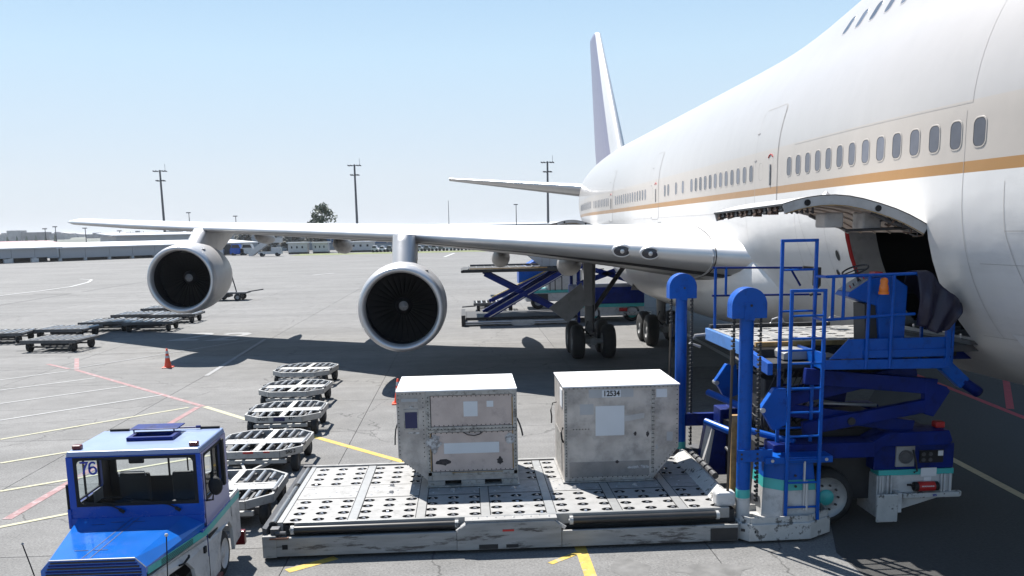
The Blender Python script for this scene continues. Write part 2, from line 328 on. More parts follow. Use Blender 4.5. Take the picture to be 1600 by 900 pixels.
        if bevel:
            b = o.modifiers.new("bevel", 'BEVEL'); b.width = bevel; b.segments = 2; b.limit_method = 'ANGLE'; b.angle_limit = radians(50)
        if label: o['label'] = label
        if stuff: o['kind'] = 'stuff'
        return o
def sharp(o, ang=35):
    # smooth shading that keeps hard edges
    me = o.data; me.polygons.foreach_set("use_smooth", [True] * len(me.polygons))
    try: me.set_sharp_from_angle(angle=radians(ang))
    except Exception: pass
    return o
def thing(name, label, cat, loc=(0, 0, 0), group=None):
    o = bpy.data.objects.new(name, None); col.objects.link(o); o.location = loc
    o['label'] = label; o['category'] = cat
    if group: o['group'] = group
    return o
def tag(o, label, cat, group=None):
    o['label'] = label; o['category'] = cat
    if group: o['group'] = group
    return o
def struct(o): o['kind'] = 'structure'; return o
def kids(o): return [c for c in bpy.data.objects if c.parent == o]
def copy_tree(src, childmap, loc, rz=0, label=None, parent=None):
    r = src.copy(); col.objects.link(r); r.parent = parent
    if parent is None: r.location = loc; r.rotation_euler = (0, 0, rz)
    if label: r['label'] = label
    for ch in childmap.get(src.name, []): copy_tree(ch, childmap, None, 0, None, r)
    return r
def childmap_all():
    d = {}
    for c in bpy.data.objects:
        if c.parent: d.setdefault(c.parent.name, []).append(c)
    return d
def text_mesh(name, txt, size, mtl, matrix, parent=None, bold=0.0, align='CENTER', extrude=0.0008):
    cu = bpy.data.curves.new(name, 'FONT'); cu.body = txt; cu.size = size; cu.align_x = align; cu.align_y = 'CENTER'; cu.offset = bold; cu.extrude = extrude
    to = bpy.data.objects.new(name + "_tmp", cu); col.objects.link(to)
    dg = bpy.context.evaluated_depsgraph_get(); me = bpy.data.meshes.new_from_object(to.evaluated_get(dg))
    bpy.data.objects.remove(to); bpy.data.curves.remove(cu)
    me.materials.clear(); me.materials.append(mtl)
    off = Vector((0, 0, 0)); q = parent
    while q is not None: off += Vector(q.location); q = q.parent
    me.transform(Matrix.Translation(-off) @ matrix)
    o = bpy.data.objects.new(name, me); col.objects.link(o)
    if parent: o.parent = parent
    return o
DIG = {"7": [[(0, 1), (.62, 1), (.40, .55), (.24, 0)]], "6": [[(.56, .90), (.42, 1), (.24, 1), (.08, .84), (.02, .5), (.04, .2), (.16, .03), (.34, 0), (.52, .08), (.60, .26), (.56, .48), (.40, .60), (.22, .58), (.08, .44)]],
       "2": [[(.02, .80), (.10, .95), (.28, 1), (.48, .96), (.58, .82), (.54, .64), (.30, .36), (.02, 0), (.62, 0)]]}
def stroke_digit(name, ch, mtl, fn, parent, hw=.085):
    """a painted numeral as one flat strip; fn maps (u, v) to a point"""
    m = MB()
    for P in DIG[ch]:
        V = [Vector((p[0], p[1], 0)) for p in P]; A = []
        for i, p in enumerate(V):
            a = (V[i] - V[i - 1]).normalized() if i else (V[1] - V[0]).normalized(); b = (V[i + 1] - V[i]).normalized() if i < len(V) - 1 else a
            n1 = Vector((-a.y, a.x, 0)); n2 = Vector((-b.y, b.x, 0)); nn = (n1 + n2); nn = nn / max(.5, nn.length_squared) * 2 * hw
            A.append((m.vert(fn(p.x - nn.x, p.y - nn.y)), m.vert(fn(p.x + nn.x, p.y + nn.y))))
        for i in range(len(A) - 1): m.face((A[i][0], A[i + 1][0], A[i + 1][1], A[i][1]))
    return m.build(name, mtl, parent)
def face_front(x, y, z): return Matrix.Translation((x, y, z)) @ Matrix.Rotation(pi / 2, 4, 'X')

# ================================================================ SETTING
m = MB(); m.poly([(-4000, -300, -0.02), (4000, -300, -0.02), (4000, 6000, -0.02), (-4000, 6000, -0.02)])
ground = struct(m.build("apron", CONC))
m = MB(); m.poly([(-34, 1, -0.012), (41, 1, -0.012), (41, 97.5, -0.012), (-34, 97.5, -0.012)])
o = m.build("joint_sealant", SEAL, ground)
SX, SY = 6.2, 4.0
m = MB(); g_ = 0.008
m.box(-SX / 2 + g_, SX / 2 - g_, -SY / 2 + g_, SY / 2 - g_, -0.018, 0)
slab0 = None
for iy in range(24):
    for ix in range(12):
        cx = -33.7 + SX * (ix + 0.5); cy = 1.2 + SY * (iy + 0.5)
        if slab0 is None: slab0 = m.build("concrete_slab", CONC, ground); o = slab0
        else: o = slab0.copy(); col.objects.link(o)
        o.location = (cx, cy, random.uniform(-0.0015, 0.0))
def line(name, p0, p1, wd, mt, z=0.004, wd1=None):
    p0 = Vector((*p0, z)); p1 = Vector((*p1, z)); d = (p1 - p0).normalized(); a = Vector((-d.y, d.x, 0))
    m = MB(); h0 = wd / 2; h1 = (wd1 or wd) / 2
    m.poly([p0 - a * h0, p1 - a * h1, p1 + a * h1, p0 + a * h0]); return struct(m.build(name, mt))
line("red_line", (-14.14, 32.82), (-7.38, 24.96), 0.16, LRED)
line("red_line", (-7.9, 15.1), (-7.50, 24.9), 0.17, LRED, 0.005)
line("red_line", (-15.43, 36.02), (-14.14, 32.9), 0.16, LRED, 0.005)
line("red_line", (-15.9, 34.56), (-14.5, 33.1), 0.16, LRED, 0.006)
line("yellow_line", (-7.32, 24.9), (-5.35, 22.5), 0.16, LPALE, 0.005)
line("yellow_line", (-3.9, 21.02), (-1.2, 17.9), 0.16, LYEL)
line("yellow_line", (-4.8, 22.02), (-3.86, 23.04), 0.15, LYEL, 0.005)
for a, b in (((-15.83, 30.86), (-14.3, 32.6)), ((-14.77, 28.71), (-12.63, 30.75)), ((-13.57, 26.3), (-10.85, 28.85)), ((-12.33, 23.8), (-9.2, 26.95)),
             ((-11.16, 21.45), (-7.75, 24.85)), ((-9.99, 19.09), (-6.2, 22.1)), ((-8.89, 16.87), (-4.6, 19.9)), ((-7.9, 14.6), (-6.0, 16.0))):
    line("bay_line", a, b, 0.11, LPALE if a[0] > -12 else LWHT, 0.0075)
line("yellow_line", (-2.62, 12.2), (-2.0, 12.66), 0.16, LYEL)
line("yellow_line", (1.10, 12.10), (1.56, 12.5), 0.10, LYEL)
line("yellow_line", (1.61, 13.0), (1.60, 10.2), 0.17, LYEL, 0.005)
line("yellow_line", (-4.2, 15.5), (-3.1, 16.3), 0.15, LYEL)
line("white_line", (10.39, 60.3), (9.1, 21.9), 0.22, LWHT2)
line("white_line", (-14.41, 33.02), (-9.3, 41.6), 0.12, LFADE, 0.009)
line("white_line", (-8.84, 30.5), (-9.13, 41), 0.16, LFADE, 0.010)
LRED2 = mat("fresh_red_line_paint", (0.50, 0.045, 0.06), 0.8, var=0.15, scale=9, dirt=0.5, dirtc=(0.2, 0.06, 0.06), dscale=5)
line("red_line", (13.94, 27.1), (13.1, 18.2), 0.18, LRED2)
line("red_line", (17.3, 27.7), (13.6, 21.4), 0.18, LRED2, 0.005)
line("pale_line", (9.65, 17.6), (9.40, 13.2), 0.17, mat("sandy_line_paint", (0.60, 0.46, 0.27), 0.8, var=0.12, scale=8, dirt=0.5, dirtc=(0.3, 0.28, 0.22)))
pts = [(-44.7, 107.2), (-42.4, 104.9), (-40.4, 99.0), (-38.7, 90.6), (-38.8, 84.0), (-39.5, 78.6), (-41.5, 70)]
for a, b in zip(pts, pts[1:]): line("taxi_curve_line", a, b, 0.3, LWHT2)
line("white_line", (-17.3, 104.2), (-15.4, 107.7), 0.4, LWHT2); line("white_line", (-3.6, 165), (-2.0, 192), 0.5, LWHT2)
# stand number painted on the apron
for i, (x, y) in enumerate(((-12.8, 42.7), (-10.95, 42.4))):
    struct(stroke_digit("painted_numeral", "2", LFADE, lambda u, v, x=x, y=y: (x - .62 + u * 1.9, y - 1.3 + v * 2.7, 0.011), None, .10))
# oil stains and old asphalt, its tone lowered to deepen the shade by the aircraft
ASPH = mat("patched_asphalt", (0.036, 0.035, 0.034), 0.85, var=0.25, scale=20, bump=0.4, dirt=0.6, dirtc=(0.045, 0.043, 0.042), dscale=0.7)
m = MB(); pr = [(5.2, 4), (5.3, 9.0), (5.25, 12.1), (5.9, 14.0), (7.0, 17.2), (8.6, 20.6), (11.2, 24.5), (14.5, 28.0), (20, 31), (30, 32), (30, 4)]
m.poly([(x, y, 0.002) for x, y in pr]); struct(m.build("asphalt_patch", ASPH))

SHADEG = mat("shade_dark_concrete", (0.075, 0.073, 0.07), 0.75, var=0.3, scale=6, dirt=0.7, dirtc=(0.045, 0.043, 0.042), dscale=0.8, bump=0.3)  # concrete darkened by colour to deepen the shade near the fuselage
rs = random.Random(11)
def stain(cx, cy, rx, ry, mt=SHADEG, z=0.0035, n=26):
    ph = [rs.uniform(0, 6.28) for _ in range(4)]; m = MB()
    m.poly([(cx + rx * cos(a) * (1 + .14 * sin(3 * a + ph[0]) + .09 * sin(5 * a + ph[1]) + .05 * sin(9 * a + ph[2])), cy + ry * sin(a) * (1 + .14 * sin(2 * a + ph[3]) + .08 * sin(7 * a + ph[0])), z) for a in [2 * pi * i / n for i in range(n)]])
    struct(m.build("oil_stain", mt))
m = MB(); m.poly([(x, y, 0.0028) for x, y in ((5.6, 14.2), (4.2, 16.4), (3.5, 18.0), (3.6, 20.5), (3.5, 22.8), (3.7, 24.9), (3.6, 26.6), (4.2, 27.8), (5.2, 29.2), (8.0, 29.6), (11, 28.4), (13, 27))]); struct(m.build("painted_shade_ground", SHADEG))  # sheet of painted shade on the ground below wing root and fuselage
LST = mat("faint_fluid_stain", (0.145, 0.142, 0.138), 0.8, var=0.25, scale=5, bump=0.2)
for cx, cy, rx, ry in ((-.6, 20.0, .22, .5), (.9, 18.6, .12, .8), (-6.4, 20.3, .5, .25), (-9.6, 25.2, .35, .2), (2.2, 11.7, .25, .5), (-2.0, 11.6, .5, .2), (-8.1, 28.3, .6, .2), (-5.7, 31, .8, .35), (-13, 30, .8, .3), (3.3, 11.6, .5, .25), (-1.2, 17.6, .9, .2), (-10.5, 36.5, 1.1, .4), (1.6, 38.4, 1.2, .6), (-3.5, 45, 2.2, .5), (-12, 60, 4, .7), (-26, 52, 3, .8), (-2, 75, 6, 1), (-30, 80, 7, 1.2)):
    stain(cx, cy, rx, ry, LST, 0.0022)
# grass verge
m = MB(); m.poly([(-38, 199, 0.0), (60, 203, 0.0), (60, 214, 0.02), (-38, 214, 0.02)]); o = struct(m.build("grass_verge", GRASS))
def low_building(name, label, p0, p1, h0, h1, depth, wallm, roofm, overhang=1.2, open_h=0.0, bays=0):
    """long shed whose front runs p0->p1; roof falls toward the front"""
    t = thing(name, label, "building", (p0[0], p0[1], 0))
    P0 = Vector((*p0, 0)); P1 = Vector((*p1, 0)); d = (P1 - P0); L = d.length; d.normalize(); nrm = Vector((-d.y, d.x, 0))
    def q(u, v, z): return P0 + d * u + nrm * v + Vector((0, 0, z))
    def bx(m, u0, u1, v0, v1, z0, z1):
        o = len(m.v)
        for z in (z0, z1):
            for u, v in ((u0, v0), (u1, v0), (u1, v1), (u0, v1)): m.vert(q(u, v, z))
        for f in ((0, 3, 2, 1), (4, 5, 6, 7), (0, 1, 5, 4), (1, 2, 6, 5), (2, 3, 7, 6), (3, 0, 4, 7)): m.face([o + i for i in f])
    if bays:
        n = bays; step = L / n
        for i in range(n):
            m = MB(); bx(m, i * step + 0.03, (i + 1) * step - 0.03, 0, 0.3, open_h, h0); m.build("wall_panel", wallm, t)
            if open_h:
                m = MB(); bx(m, i * step - 0.3, i * step + 0.3, 0.05, 0.7, 0, open_h); m.build("pillar", WALLW, t)
        m = MB(); bx(m, 0, L, 0.35, 0.6, open_h + 0.02, h0 - 0.02); m.build("wall_lining", WALLG, t)
        if open_h:
            m = MB(); bx(m, 0, L, depth * 0.35, depth * 0.35 + 0.3, 0, open_h); m.build("dock_back_wall", DARK, t)
    else:
        m = MB(); bx(m, 0, L, 0, depth, 0, h0); m.build("wall", wallm, t)
    m = MB(); o = len(m.v)
    for z in (0, 0.25):
        for u, v, hh in ((-1, -overhang, h0), (L + 1, -overhang, h0), (L + 1, depth, h1), (-1, depth, h1)): m.vert(q(u, v, hh + z))
    for f in ((0, 3, 2, 1), (4, 5, 6, 7), (0, 1, 5, 4), (1, 2, 6, 5), (2, 3, 7, 6), (3, 0, 4, 7)): m.face([o + i for i in f])
    m.build("roof", roofm, t)
    return t, q, bx
t, q_, bx_ = low_building("cargo_shed", "long low grey cargo shed with open loading bays at the left edge of the apron", (-112, 163), (-84.5, 193), 2.75, 3.55, 14, WALLG, ROOFW, 0.4, 0.95, 9)
for i in range(7):
    m = MB(); bx_(m, 4 + i * 5.2, 5.4 + i * 5.2, -0.6, 0.0, 0, 0.8); m.build("loading_bay_box", WPAINT, t)
low_building("cargo_shed", "low grey cargo shed continuing to the outer engine, right of the first shed", (-84.1, 193.4), (-52, 228), 2.65, 3.5, 14, WALLG, ROOFW, 0.4, 0.6, 9)
low_building("warehouse", "pale warehouse with flat white roof standing behind the long grey cargo shed", (-88, 235), (-35, 268), 5.0, 5.6, 20, WALLW, ROOFW, 0.5, 0, 0)
low_building("shed", "low building under a faded pink roof at the far left behind the cargo shed", (-150, 175), (-100, 232), 3.2, 4.0, 10, WALLW, ROOFP, 0.3)
low_building("warehouse", "pale grey warehouse seen below the wing behind the outer engine pylon", (-66, 262), (-22, 268), 4.2, 4.8, 20, WALLW, ROOFW, 0.5)
# terminal with blue glazing
t, q_, bx_ = low_building("terminal_building", "long terminal with blue glazing seen under the wing beyond the parked cars", (-42, 262), (70, 268), 6.0, 6.6, 26, WALLW, ROOFW, 1.5)
for i in range(28):
    m = MB(); bx_(m, i * 4.0 + 0.2, i * 4.0 + 3.8, -0.12, -0.02, 1.5, 5.2); m.build("window_pane", TGLASS, t)
# lamp masts
def tall_mast(x, y, h, label):
    t = thing("floodlight_mast", label, "light mast", (x, y, 0), "tall floodlight masts beyond the apron")
    m = MB(); m.tube([(x, y, 0), (x, y, h)], 0.42, 10, True, 0.26); m.build("pole", MASTM, t)
    for zz, wd in ((h - 0.3, 3.3), (h - 3.0, 2.1)):
        m = MB(); m.bar((x - wd / 2, y, zz), (x + wd / 2, y, zz), 0.18, 0.18); m.build("crossarm", MASTM, t)
        for s in (-1, 1):
            for k in (0.55, 1.0):
                m = MB(); xx = x + s * wd / 2 * k; m.prism([(xx - 0.32, zz - 0.12), (xx + 0.32, zz - 0.25), (xx + 0.32, zz + 0.05), (xx - 0.32, zz + 0.25)], y - 0.35, y + 0.35); m.build("floodlight", MASTM, t)
    m = MB(); m.cyl((x + 1.5, y, h - 0.3), (x + 1.5, y, h + 1.7), 0.05, 5); m.build("lightning_rod", MASTM, t)
MX = ((-87.0, 23.6), (-31.2, 24.3), (25.3, 24.3))
tall_mast(MX[0][0], 270, MX[0][1], "tall dark floodlight mast leftmost, rising above the outer wing")
tall_mast(MX[1][0], 270, MX[1][1], "tall dark floodlight mast rising above the wing near the inner engine")
tall_mast(MX[2][0], 270, MX[2][1], "tall dark floodlight mast just left of the aircraft tail")
def small_lamp(x, y, h, label):
    t = thing("street_lamp", label, "lamp post", (x, y, 0), "small lamp posts behind the sheds")
    m = MB(); m.tube([(x, y, 0), (x, y, h)], 0.16, 6, True, 0.1); m.build("pole", MASTM, t)
    m = MB(); m.box(x - 0.7, x + 0.5, y - 0.2, y + 0.2, h, h + 0.25); m.build("lamp_head", MASTM, t)
for px, py, lab in ((19, 358, "leftmost small lamp post behind the sheds"), (95, 358, "small lamp post, second from the left behind the sheds"), (110, 355, "small lamp post, third from the left behind the sheds"),
                    (154, 357, "small lamp post, fourth from the left, before the wing tip"), (205, 361, "small lamp post just right of the wing tip"), (307, 334, "lamp post showing above the wing over the outer pylon"),
                    (377, 339, "lamp post showing above the wing right of the outer pylon"), (802, 321, "lamp post with twin heads between two floodlight masts")):
    y = 260; hz = 374 - 0.02 * (px); small_lamp((px - 724) / 1400 * y + (hz - py) * 0.02, y, 4.7 + (hz - py) * y / 1400, lab)
m = MB(); m.tube([(-4.2, 270, 0), (-4.2, 270, 13.5)], 0.15, 6, True, 0.06); o = m.build("antenna_pole", MASTM); tag(o, "thin antenna pole standing above the wing middle", "antenna")
# hills and city
m = MB(); rows = []
random.seed(3)
for iy, (yy, hh) in enumerate(((900, -1), (1000, 4), (1250, 8.5), (1500, 9), (1900, 2))):
    rows.append([(x, yy, max(-1, hh * (0.8 + 0.35 * sin(x * 0.004 + iy) + 0.15 * sin(x * 0.013)) if hh > 0 else hh)) for x in range(-1700, 1500, 40)])
m.grid(rows); struct(m.build("hills", HILL, smooth=True))
for i in range(95):
    x = random.uniform(-1050, 60) if i < 80 else random.uniform(-900, -450); y = random.uniform(1010, 1300)
    wd = random.uniform(8, 26); h = random.uniform(3, 6.5); zb = 3.0 + random.uniform(0, 3)
    m = MB(); m.box(x - wd / 2, x + wd / 2, y, y + 14, zb - 3, zb + h)
    if random.random() < 0.5: m.prism([(x - wd / 2 - 0.5, zb + h), (x + wd / 2 + 0.5, zb + h), (x, zb + h + 2)], y - 0.5, y + 14.5)
    else: m.box(x - wd / 6, x + wd / 5, y + 2, y + 9, zb + h, zb + h + 1.6)
    tag(m.build("city_building", CITY), "small hazy grey city building on the far hill behind the sheds", "building", "hazy city buildings on the far hill")
t = thing("apartment_block", "largest stepped apartment block on the far hill at the left", "building", (-505, 1050, 0))
m = MB(); m.box(-555, -505, 1050, 1065, 0, 9.5); m.build("wing", CITY, t)
m = MB(); m.box(-512, -497, 1048, 1063, 0, 14.5); m.build("tower", CITY, t)
m = MB(); m.box(-497, -470, 1049, 1064, 0, 12.2); m.build("wing", CITY, t)
# trees
def tree(name, x, y, h, r, label, leafm, n=900, trunk=0.3, zc=0.62, ls=0.5):
    t = thing(name, label, "tree", (x, y, 0)); rnd = random.Random(hash((round(x), round(y))) & 255)
    m = MB(); m.tube([(x, y, 0), (x + 0.05 * h * 0.2, y, h * 0.35), (x, y, h * 0.75)], trunk, 7, True, trunk * 0.3)
    for k in range(7):
        a = rnd.uniform(0, 6.28); z0 = h * rnd.uniform(0.3, 0.55); m.tube([(x, y, z0), (x + cos(a) * r * 0.65, y + sin(a) * r * 0.65, z0 + h * 0.25)], trunk * 0.4, 5, True, trunk * 0.1)
    m.build("trunk", BARK, t)
    m = MB(); cl = []
    for k in range(22):
        a = rnd.uniform(0, 6.28); e = rnd.uniform(-1, 1); rr = r * rnd.uniform(0.35, 0.85)
        cl.append((x + cos(a) * rr * sqrt(1 - e * e), y + sin(a) * rr * sqrt(1 - e * e), h * zc + e * h * (1 - zc) * 0.85, r * rnd.uniform(0.2, 0.42)))
    for i in range(n):
        c = rnd.choice(cl); d = Vector((rnd.gauss(0, 1), rnd.gauss(0, 1), rnd.gauss(0, 1))).normalized() * c[3] * rnd.uniform(0.4, 1.05)
        p = Vector(c[:3]) + d; u = Vector((rnd.gauss(0, 1), rnd.gauss(0, 1), rnd.gauss(0, 1))).normalized(); v = u.orthogonal().normalized(); s = ls * rnd.uniform(0.5, 1.2)
        m.poly([p - u * s, p - v * s * 0.5, p + u * s, p + v * s * 0.5])
    m.build("crown", leafm, t)
tree("broadleaf_tree", -35.2, 229, 11.6, 3.9, "green tree standing above the wing left of the middle mast", LEAF, 1500, 0.35, 0.62, 0.42)
tree("broadleaf_tree", -50.0, 236, 6.6, 3.4, "round dark tree behind the boarding stairs vehicle", LEAF2, 1100, 0.3, 0.5, 0.4)
tree("broadleaf_tree", -44.8, 240, 6.4, 3.2, "dark tree beside the white sheds just right of the stairs vehicle", LEAF2, 1000, 0.3, 0.5, 0.4)
for x, y, h, r, lab in ((-56.5, 238, 6.2, 3.0, "round grey-green tree behind the outer engine pylon"), (-40.0, 246, 6.8, 3.0, "grey-green tree behind the first white site cabin"), (-35.5, 228.5, 5.2, 1.9, "tree trunk and crown beside the second white site cabin"), (-30.5, 250, 7.0, 3.6, "dark tree behind the blue and white sign board"), (-46.0, 252, 7.2, 3.4, "tall grey-green tree behind the stairs vehicle, farther back")):
    tree("broadleaf_tree", x, y, h, r, lab, LEAF2, 700, 0.3, 0.52, 0.42)
for i in range(14):
    px = 40 + i * 14 if i < 6 else (222 + (i - 6) * 3.2)
    y = 800; x = (px - 724) / 1400 * y; h = random.uniform(7.5, 10.5)
    t = thing("cypress_tree", "dark cypress tree in the far row behind the warehouse roof", "tree", (x, y, 0), "far cypress trees on the skyline")
    m = MB(); m.revolve([(0, 0.9), (0.2 * h, 1.5), (0.5 * h, 1.1), (0.8 * h, 0.55), (h, 0.05)], (x, y, 0), (0, 0, 1), 7, False, (1, 0, 0), (0, 1, 0)); m.build("crown", LEAF, t)
# far vehicles under the wing
def far_vehicle(name, label, x, y, ln, wd, h, body, cat, group=None, parts=True):
    t = thing(name, label, cat, (x, y, 0), group)
    m = MB(); m.prism([(x - ln / 2, 0.35), (x + ln / 2, 0.35), (x + ln / 2, h * 0.55), (x + ln * 0.28, h * 0.62), (x + ln * 0.16, h), (x - ln * 0.32, h), (x - ln * 0.45, h * 0.6), (x - ln / 2, h * 0.55)], y - wd / 2, y + wd / 2)
    m.build("body", body, t)
    if parts:
        m = MB(); m.prism([(x + ln * 0.24, h * 0.66), (x + ln * 0.14, h * 0.94), (x - ln * 0.29, h * 0.94), (x - ln * 0.38, h * 0.66)], y - wd / 2 - 0.02, y + wd / 2 + 0.02); m.build("windows", DARK, t)
        for sx in (-0.3, 0.3):
            m = MB(); m.cyl((x + sx * ln, y - wd / 2 - 0.03, 0.32), (x + sx * ln, y + wd / 2 + 0.03, 0.32), 0.32, 10); m.build("wheel", RUBBER, t)
for i in range(26):
    x = -21 + i * 1.75; far_vehicle("parked_car", "parked car in the long row before the blue glazed terminal", x, 217 + random.uniform(-0.5, 0.5), 1.6, 4.2, 1.45 * random.uniform(0.9, 1.1), CARW, "car", "parked cars in front of the terminal")
for x, y, ln, bm, lab in ((-58.5, 215, 5.0, WPAINT, "white van parked beyond the outer engine, leftmost of the far vehicles"), (-55.2, 216, 4, DARK, "dark van parked between the white van and the blue truck"),
                          (-52.6, 214, 3.2, BLUE, "blue apron truck parked beyond the outer engine"), (-50.0, 214, 3.6, WPAINT, "white service truck parked right of the blue truck")):
    far_vehicle("apron_truck", lab, x, y, ln, 2.2, 2.6, bm, "truck")
for x, y, ln, h, lab in ((-39.0, 215, 4.4, 2.5, "white site cabin right of the boarding stairs"), (-33.9, 216, 3.6, 2.4, "second white site cabin behind the wing"), (-24.9, 222, 6, 2.3, "low white kiosk left of the blue sign")):
    t = thing("site_cabin", lab, "cabin", (x, y, 0))
    m = MB(); m.box(x - ln / 2, x + ln / 2, y, y + 3, 0.4, h); m.build("wall", WPAINT, t)
    m = MB(); m.box(x - ln / 2 - 0.3, x + ln / 2 + 0.3, y - 0.3, y + 3.3, h, h + 0.25); m.build("roof", ROOFW, t)
    for k in range(3): m = MB(); m.box(x - ln * 0.35 + k * ln * 0.28, x - ln * 0.27 + k * ln * 0.28, y - 0.04, y + 0.02, 1.3, 1.8); m.build("window", DARK, t)
    m = MB(); m.box(x - ln / 2, x + ln / 2, y + 0.2, y + 2.8, 0, 0.4); m.build("base", DARK, t)
t = thing("sign_board", "blue and white sign board on posts beyond the grass verge", "sign", (-28.5, 212, 0))
m = MB(); m.box(-29.7, -27.4, 212, 212.2, 2.0, 3.1); m.box(-29.3, -26.9, 212.3, 212.5, 3.5, 4.1); m.build("panel", BLUE, t)
m = MB(); m.box(-29.2, -29.0, 212, 212.2, 0, 2.0); m.box(-28.0, -27.8, 212, 212.2, 0, 2.0); m.box(-27.2, -27.0, 212.35, 212.45, 0, 3.5); m.build("post", DARK, t)
# boarding stairs vehicle
x, y = -42.6, 198
t = thing("boarding_stairs_truck", "white boarding stairs vehicle parked before the grass verge", "stairs truck", (x, y, 0))
m = MB(); m.prism([(x - 3.6, 0.15), (x - 2.9, 0.15), (x + 0.9, 2.9), (x + 3.4, 2.9), (x + 3.4, 3.9), (x + 0.4, 3.9), (x - 3.6, 1.0)], y - 1.0, y - 0.9); m.prism([(x - 3.6, 0.15), (x - 2.9, 0.15), (x + 0.9, 2.9), (x + 3.4, 2.9), (x + 3.4, 3.9), (x + 0.4, 3.9), (x - 3.6, 1.0)], y + 0.9, y + 1.0); m.build("side_panel", WPAINT, t)
for k in range(12): m = MB(); m.box(x - 3.2 + k * 0.33, x - 2.85 + k * 0.33, y - 0.9, y + 0.9, 0.2 + k * 0.235, 0.28 + k * 0.235); m.build("step", DGALV, t)
m = MB(); m.box(x - 1.6, x + 3.3, y - 1, y + 1, 0.5, 1.0); m.box(x + 1.2, x + 3.2, y - 0.9, y + 0.9, 1.0, 1.9); m.build("chassis", WPAINT, t)
m = MB(); m.bar((x + 1, y, 1), (x + 2.6, y, 2.9), 0.15, 0.15); m.bar((x + 2.8, y, 1), (x + 1.2, y, 2.9), 0.15, 0.15); m.build("lift_frame", DARK, t)
for xx in (x - 0.9, x + 2.4): m = MB(); m.cyl((xx, y - 1.05, 0.4), (xx, y + 1.05, 0.4), 0.4, 12); m.build("wheel", RUBBER, t)

# ================================================================ AIRCRAFT
plane = thing("airliner", "large four engine white airliner with gold stripe and open cargo door", "airplane", (10.05, 40, 0))
CX = 10.05
def hump(Y):
    if Y <= 17: return 1.0
    if Y >= 26: return 0.0
    u = (26 - Y) / 9; return u * u * (3 - 2 * u)
def params(Y):
    wv = 3.25; zu = 6.05; hu = 3.25; zl = 5.1; hl = 3.25
    if Y < 16:
        t = min(1, (16 - Y) / 12.8); wv *= max(0.0, 1 - t ** 1.7) ** 0.5; hl *= max(0.0, 1 - t ** 2.4) ** 0.5; k = max(0.0, 1 - t ** 2.6) ** 0.5; hu *= k
    if Y > 48:
        t = min(1, (Y - 48) / 25.0); s = 1 - 0.86 * t ** 1.55; wv *= s
        zb = 1.85 + 5.0 * t ** 1.25; ztop = 9.3 - 0.9 * t ** 1.6
        zm = 6.05 + 1.0 * t; zu = min(zm, ztop - 0.15); zl = zu - 0.95 * (1 - t); hu = ztop - zu; hl = max(0.2, zl - zb)
    return wv, zu, hu, zl, hl
PHI = [0, 4, 7.8, 12, 18, 24, 30, 36, 42.6, 48, 54, 60, 66, 72, 78, 84, 90]
def half(Y, fine=False):
    wv, zu, hu, zl, hl = params(Y); out = []; n = 90 if fine else 26
    hf = hump(Y); t = min(1, max(0, (16 - Y) / 12.8)); zc = 6.85 + 0.85 * hf; rh = 2.35 * max(0, 1 - t ** 2.6) ** 0.5; d = (zc - zu) * max(0, 1 - t ** 3)
    for i in range(n + 1):
        a = pi / 2 * (1 - i / n); r = 1 / sqrt((cos(a) / max(wv, 1e-3)) ** 2 + (sin(a) / max(hu, 1e-3)) ** 2)
        if hf > 0:
            q = rh * rh - (d * cos(a)) ** 2
            if q > 0:
                r2 = d * sin(a) + sqrt(q)
                r = r2 if r2 > r + 0.3 else (r if r2 < r - 0.3 else max(r, r2) + 0.25 * (0.3 - abs(r2 - r)) ** 2 / 0.3)
        out.append((r * cos(a), zu + r * sin(a)))
    m_ = 6 if fine else 2
    for i in range(1, m_): out.append((wv, zu + (zl - zu) * i / m_))
    ph = [90 * i / 90 for i in range(91)] if fine else PHI
    for p in ph: a = radians(p); out.append((wv * cos(a), zl - hl * sin(a)))
    return out
_c = {}
def surfx(Y, z):
    k = round(Y, 3)
    if k not in _c: _c[k] = half(Y, True)
    L = _c[k]
    for (x0, z0), (x1, z1) in zip(L, L[1:]):
        if z0 >= z >= z1: return CX - (x0 + (x1 - x0) * ((z0 - z) / (z0 - z1) if z0 > z1 else 0))
    return CX
NH = len(half(20)); DOORS = [(13.3, 16.0), (45.8, 48.5)]
YS = [3.2, 3.25, 3.35, 3.5, 3.75, 4.1, 4.6, 5.2, 6, 7, 8, 9, 10, 11, 11.5, 12, 12.5, 13.0, 13.3, 13.7, 14.1, 14.5, 14.9, 15.3, 15.65, 16.0] + [16.5 + 0.75 * i for i in range(39)] + [45.8, 46.5, 47.2, 47.8, 48.5] + [49.25 + 0.9 * i for i in range(27)] + [73.0]
m = MB(); rings = []
for Y in YS:
    h = half(Y); ring = [(CX - x, Y, z) for x, z in h] + [(CX + x, Y, z) for x, z in h[-2:0:-1]]
    rings.append([m.vert(p) for p in ring])
nr = len(rings[0]); iD0 = NH - len(PHI) + 2; iD1 = NH - len(PHI) + 8
for i in range(len(YS) - 1):
    for j in range(nr):
        if any(a - 0.01 <= YS[i] and YS[i + 1] <= b + 0.01 for a, b in DOORS) and iD0 <= j < iD1: continue
        m.face((rings[i][j], rings[i + 1][j], rings[i + 1][(j + 1) % nr], rings[i][(j + 1) % nr]))
m.face(rings[-1])
fus = m.build("fuselage", FUS, plane, smooth=True)
zt_, zb_ = 5.1 - 3.25 * sin(radians(7.8)), 5.1 - 3.25 * sin(radians(42.6))
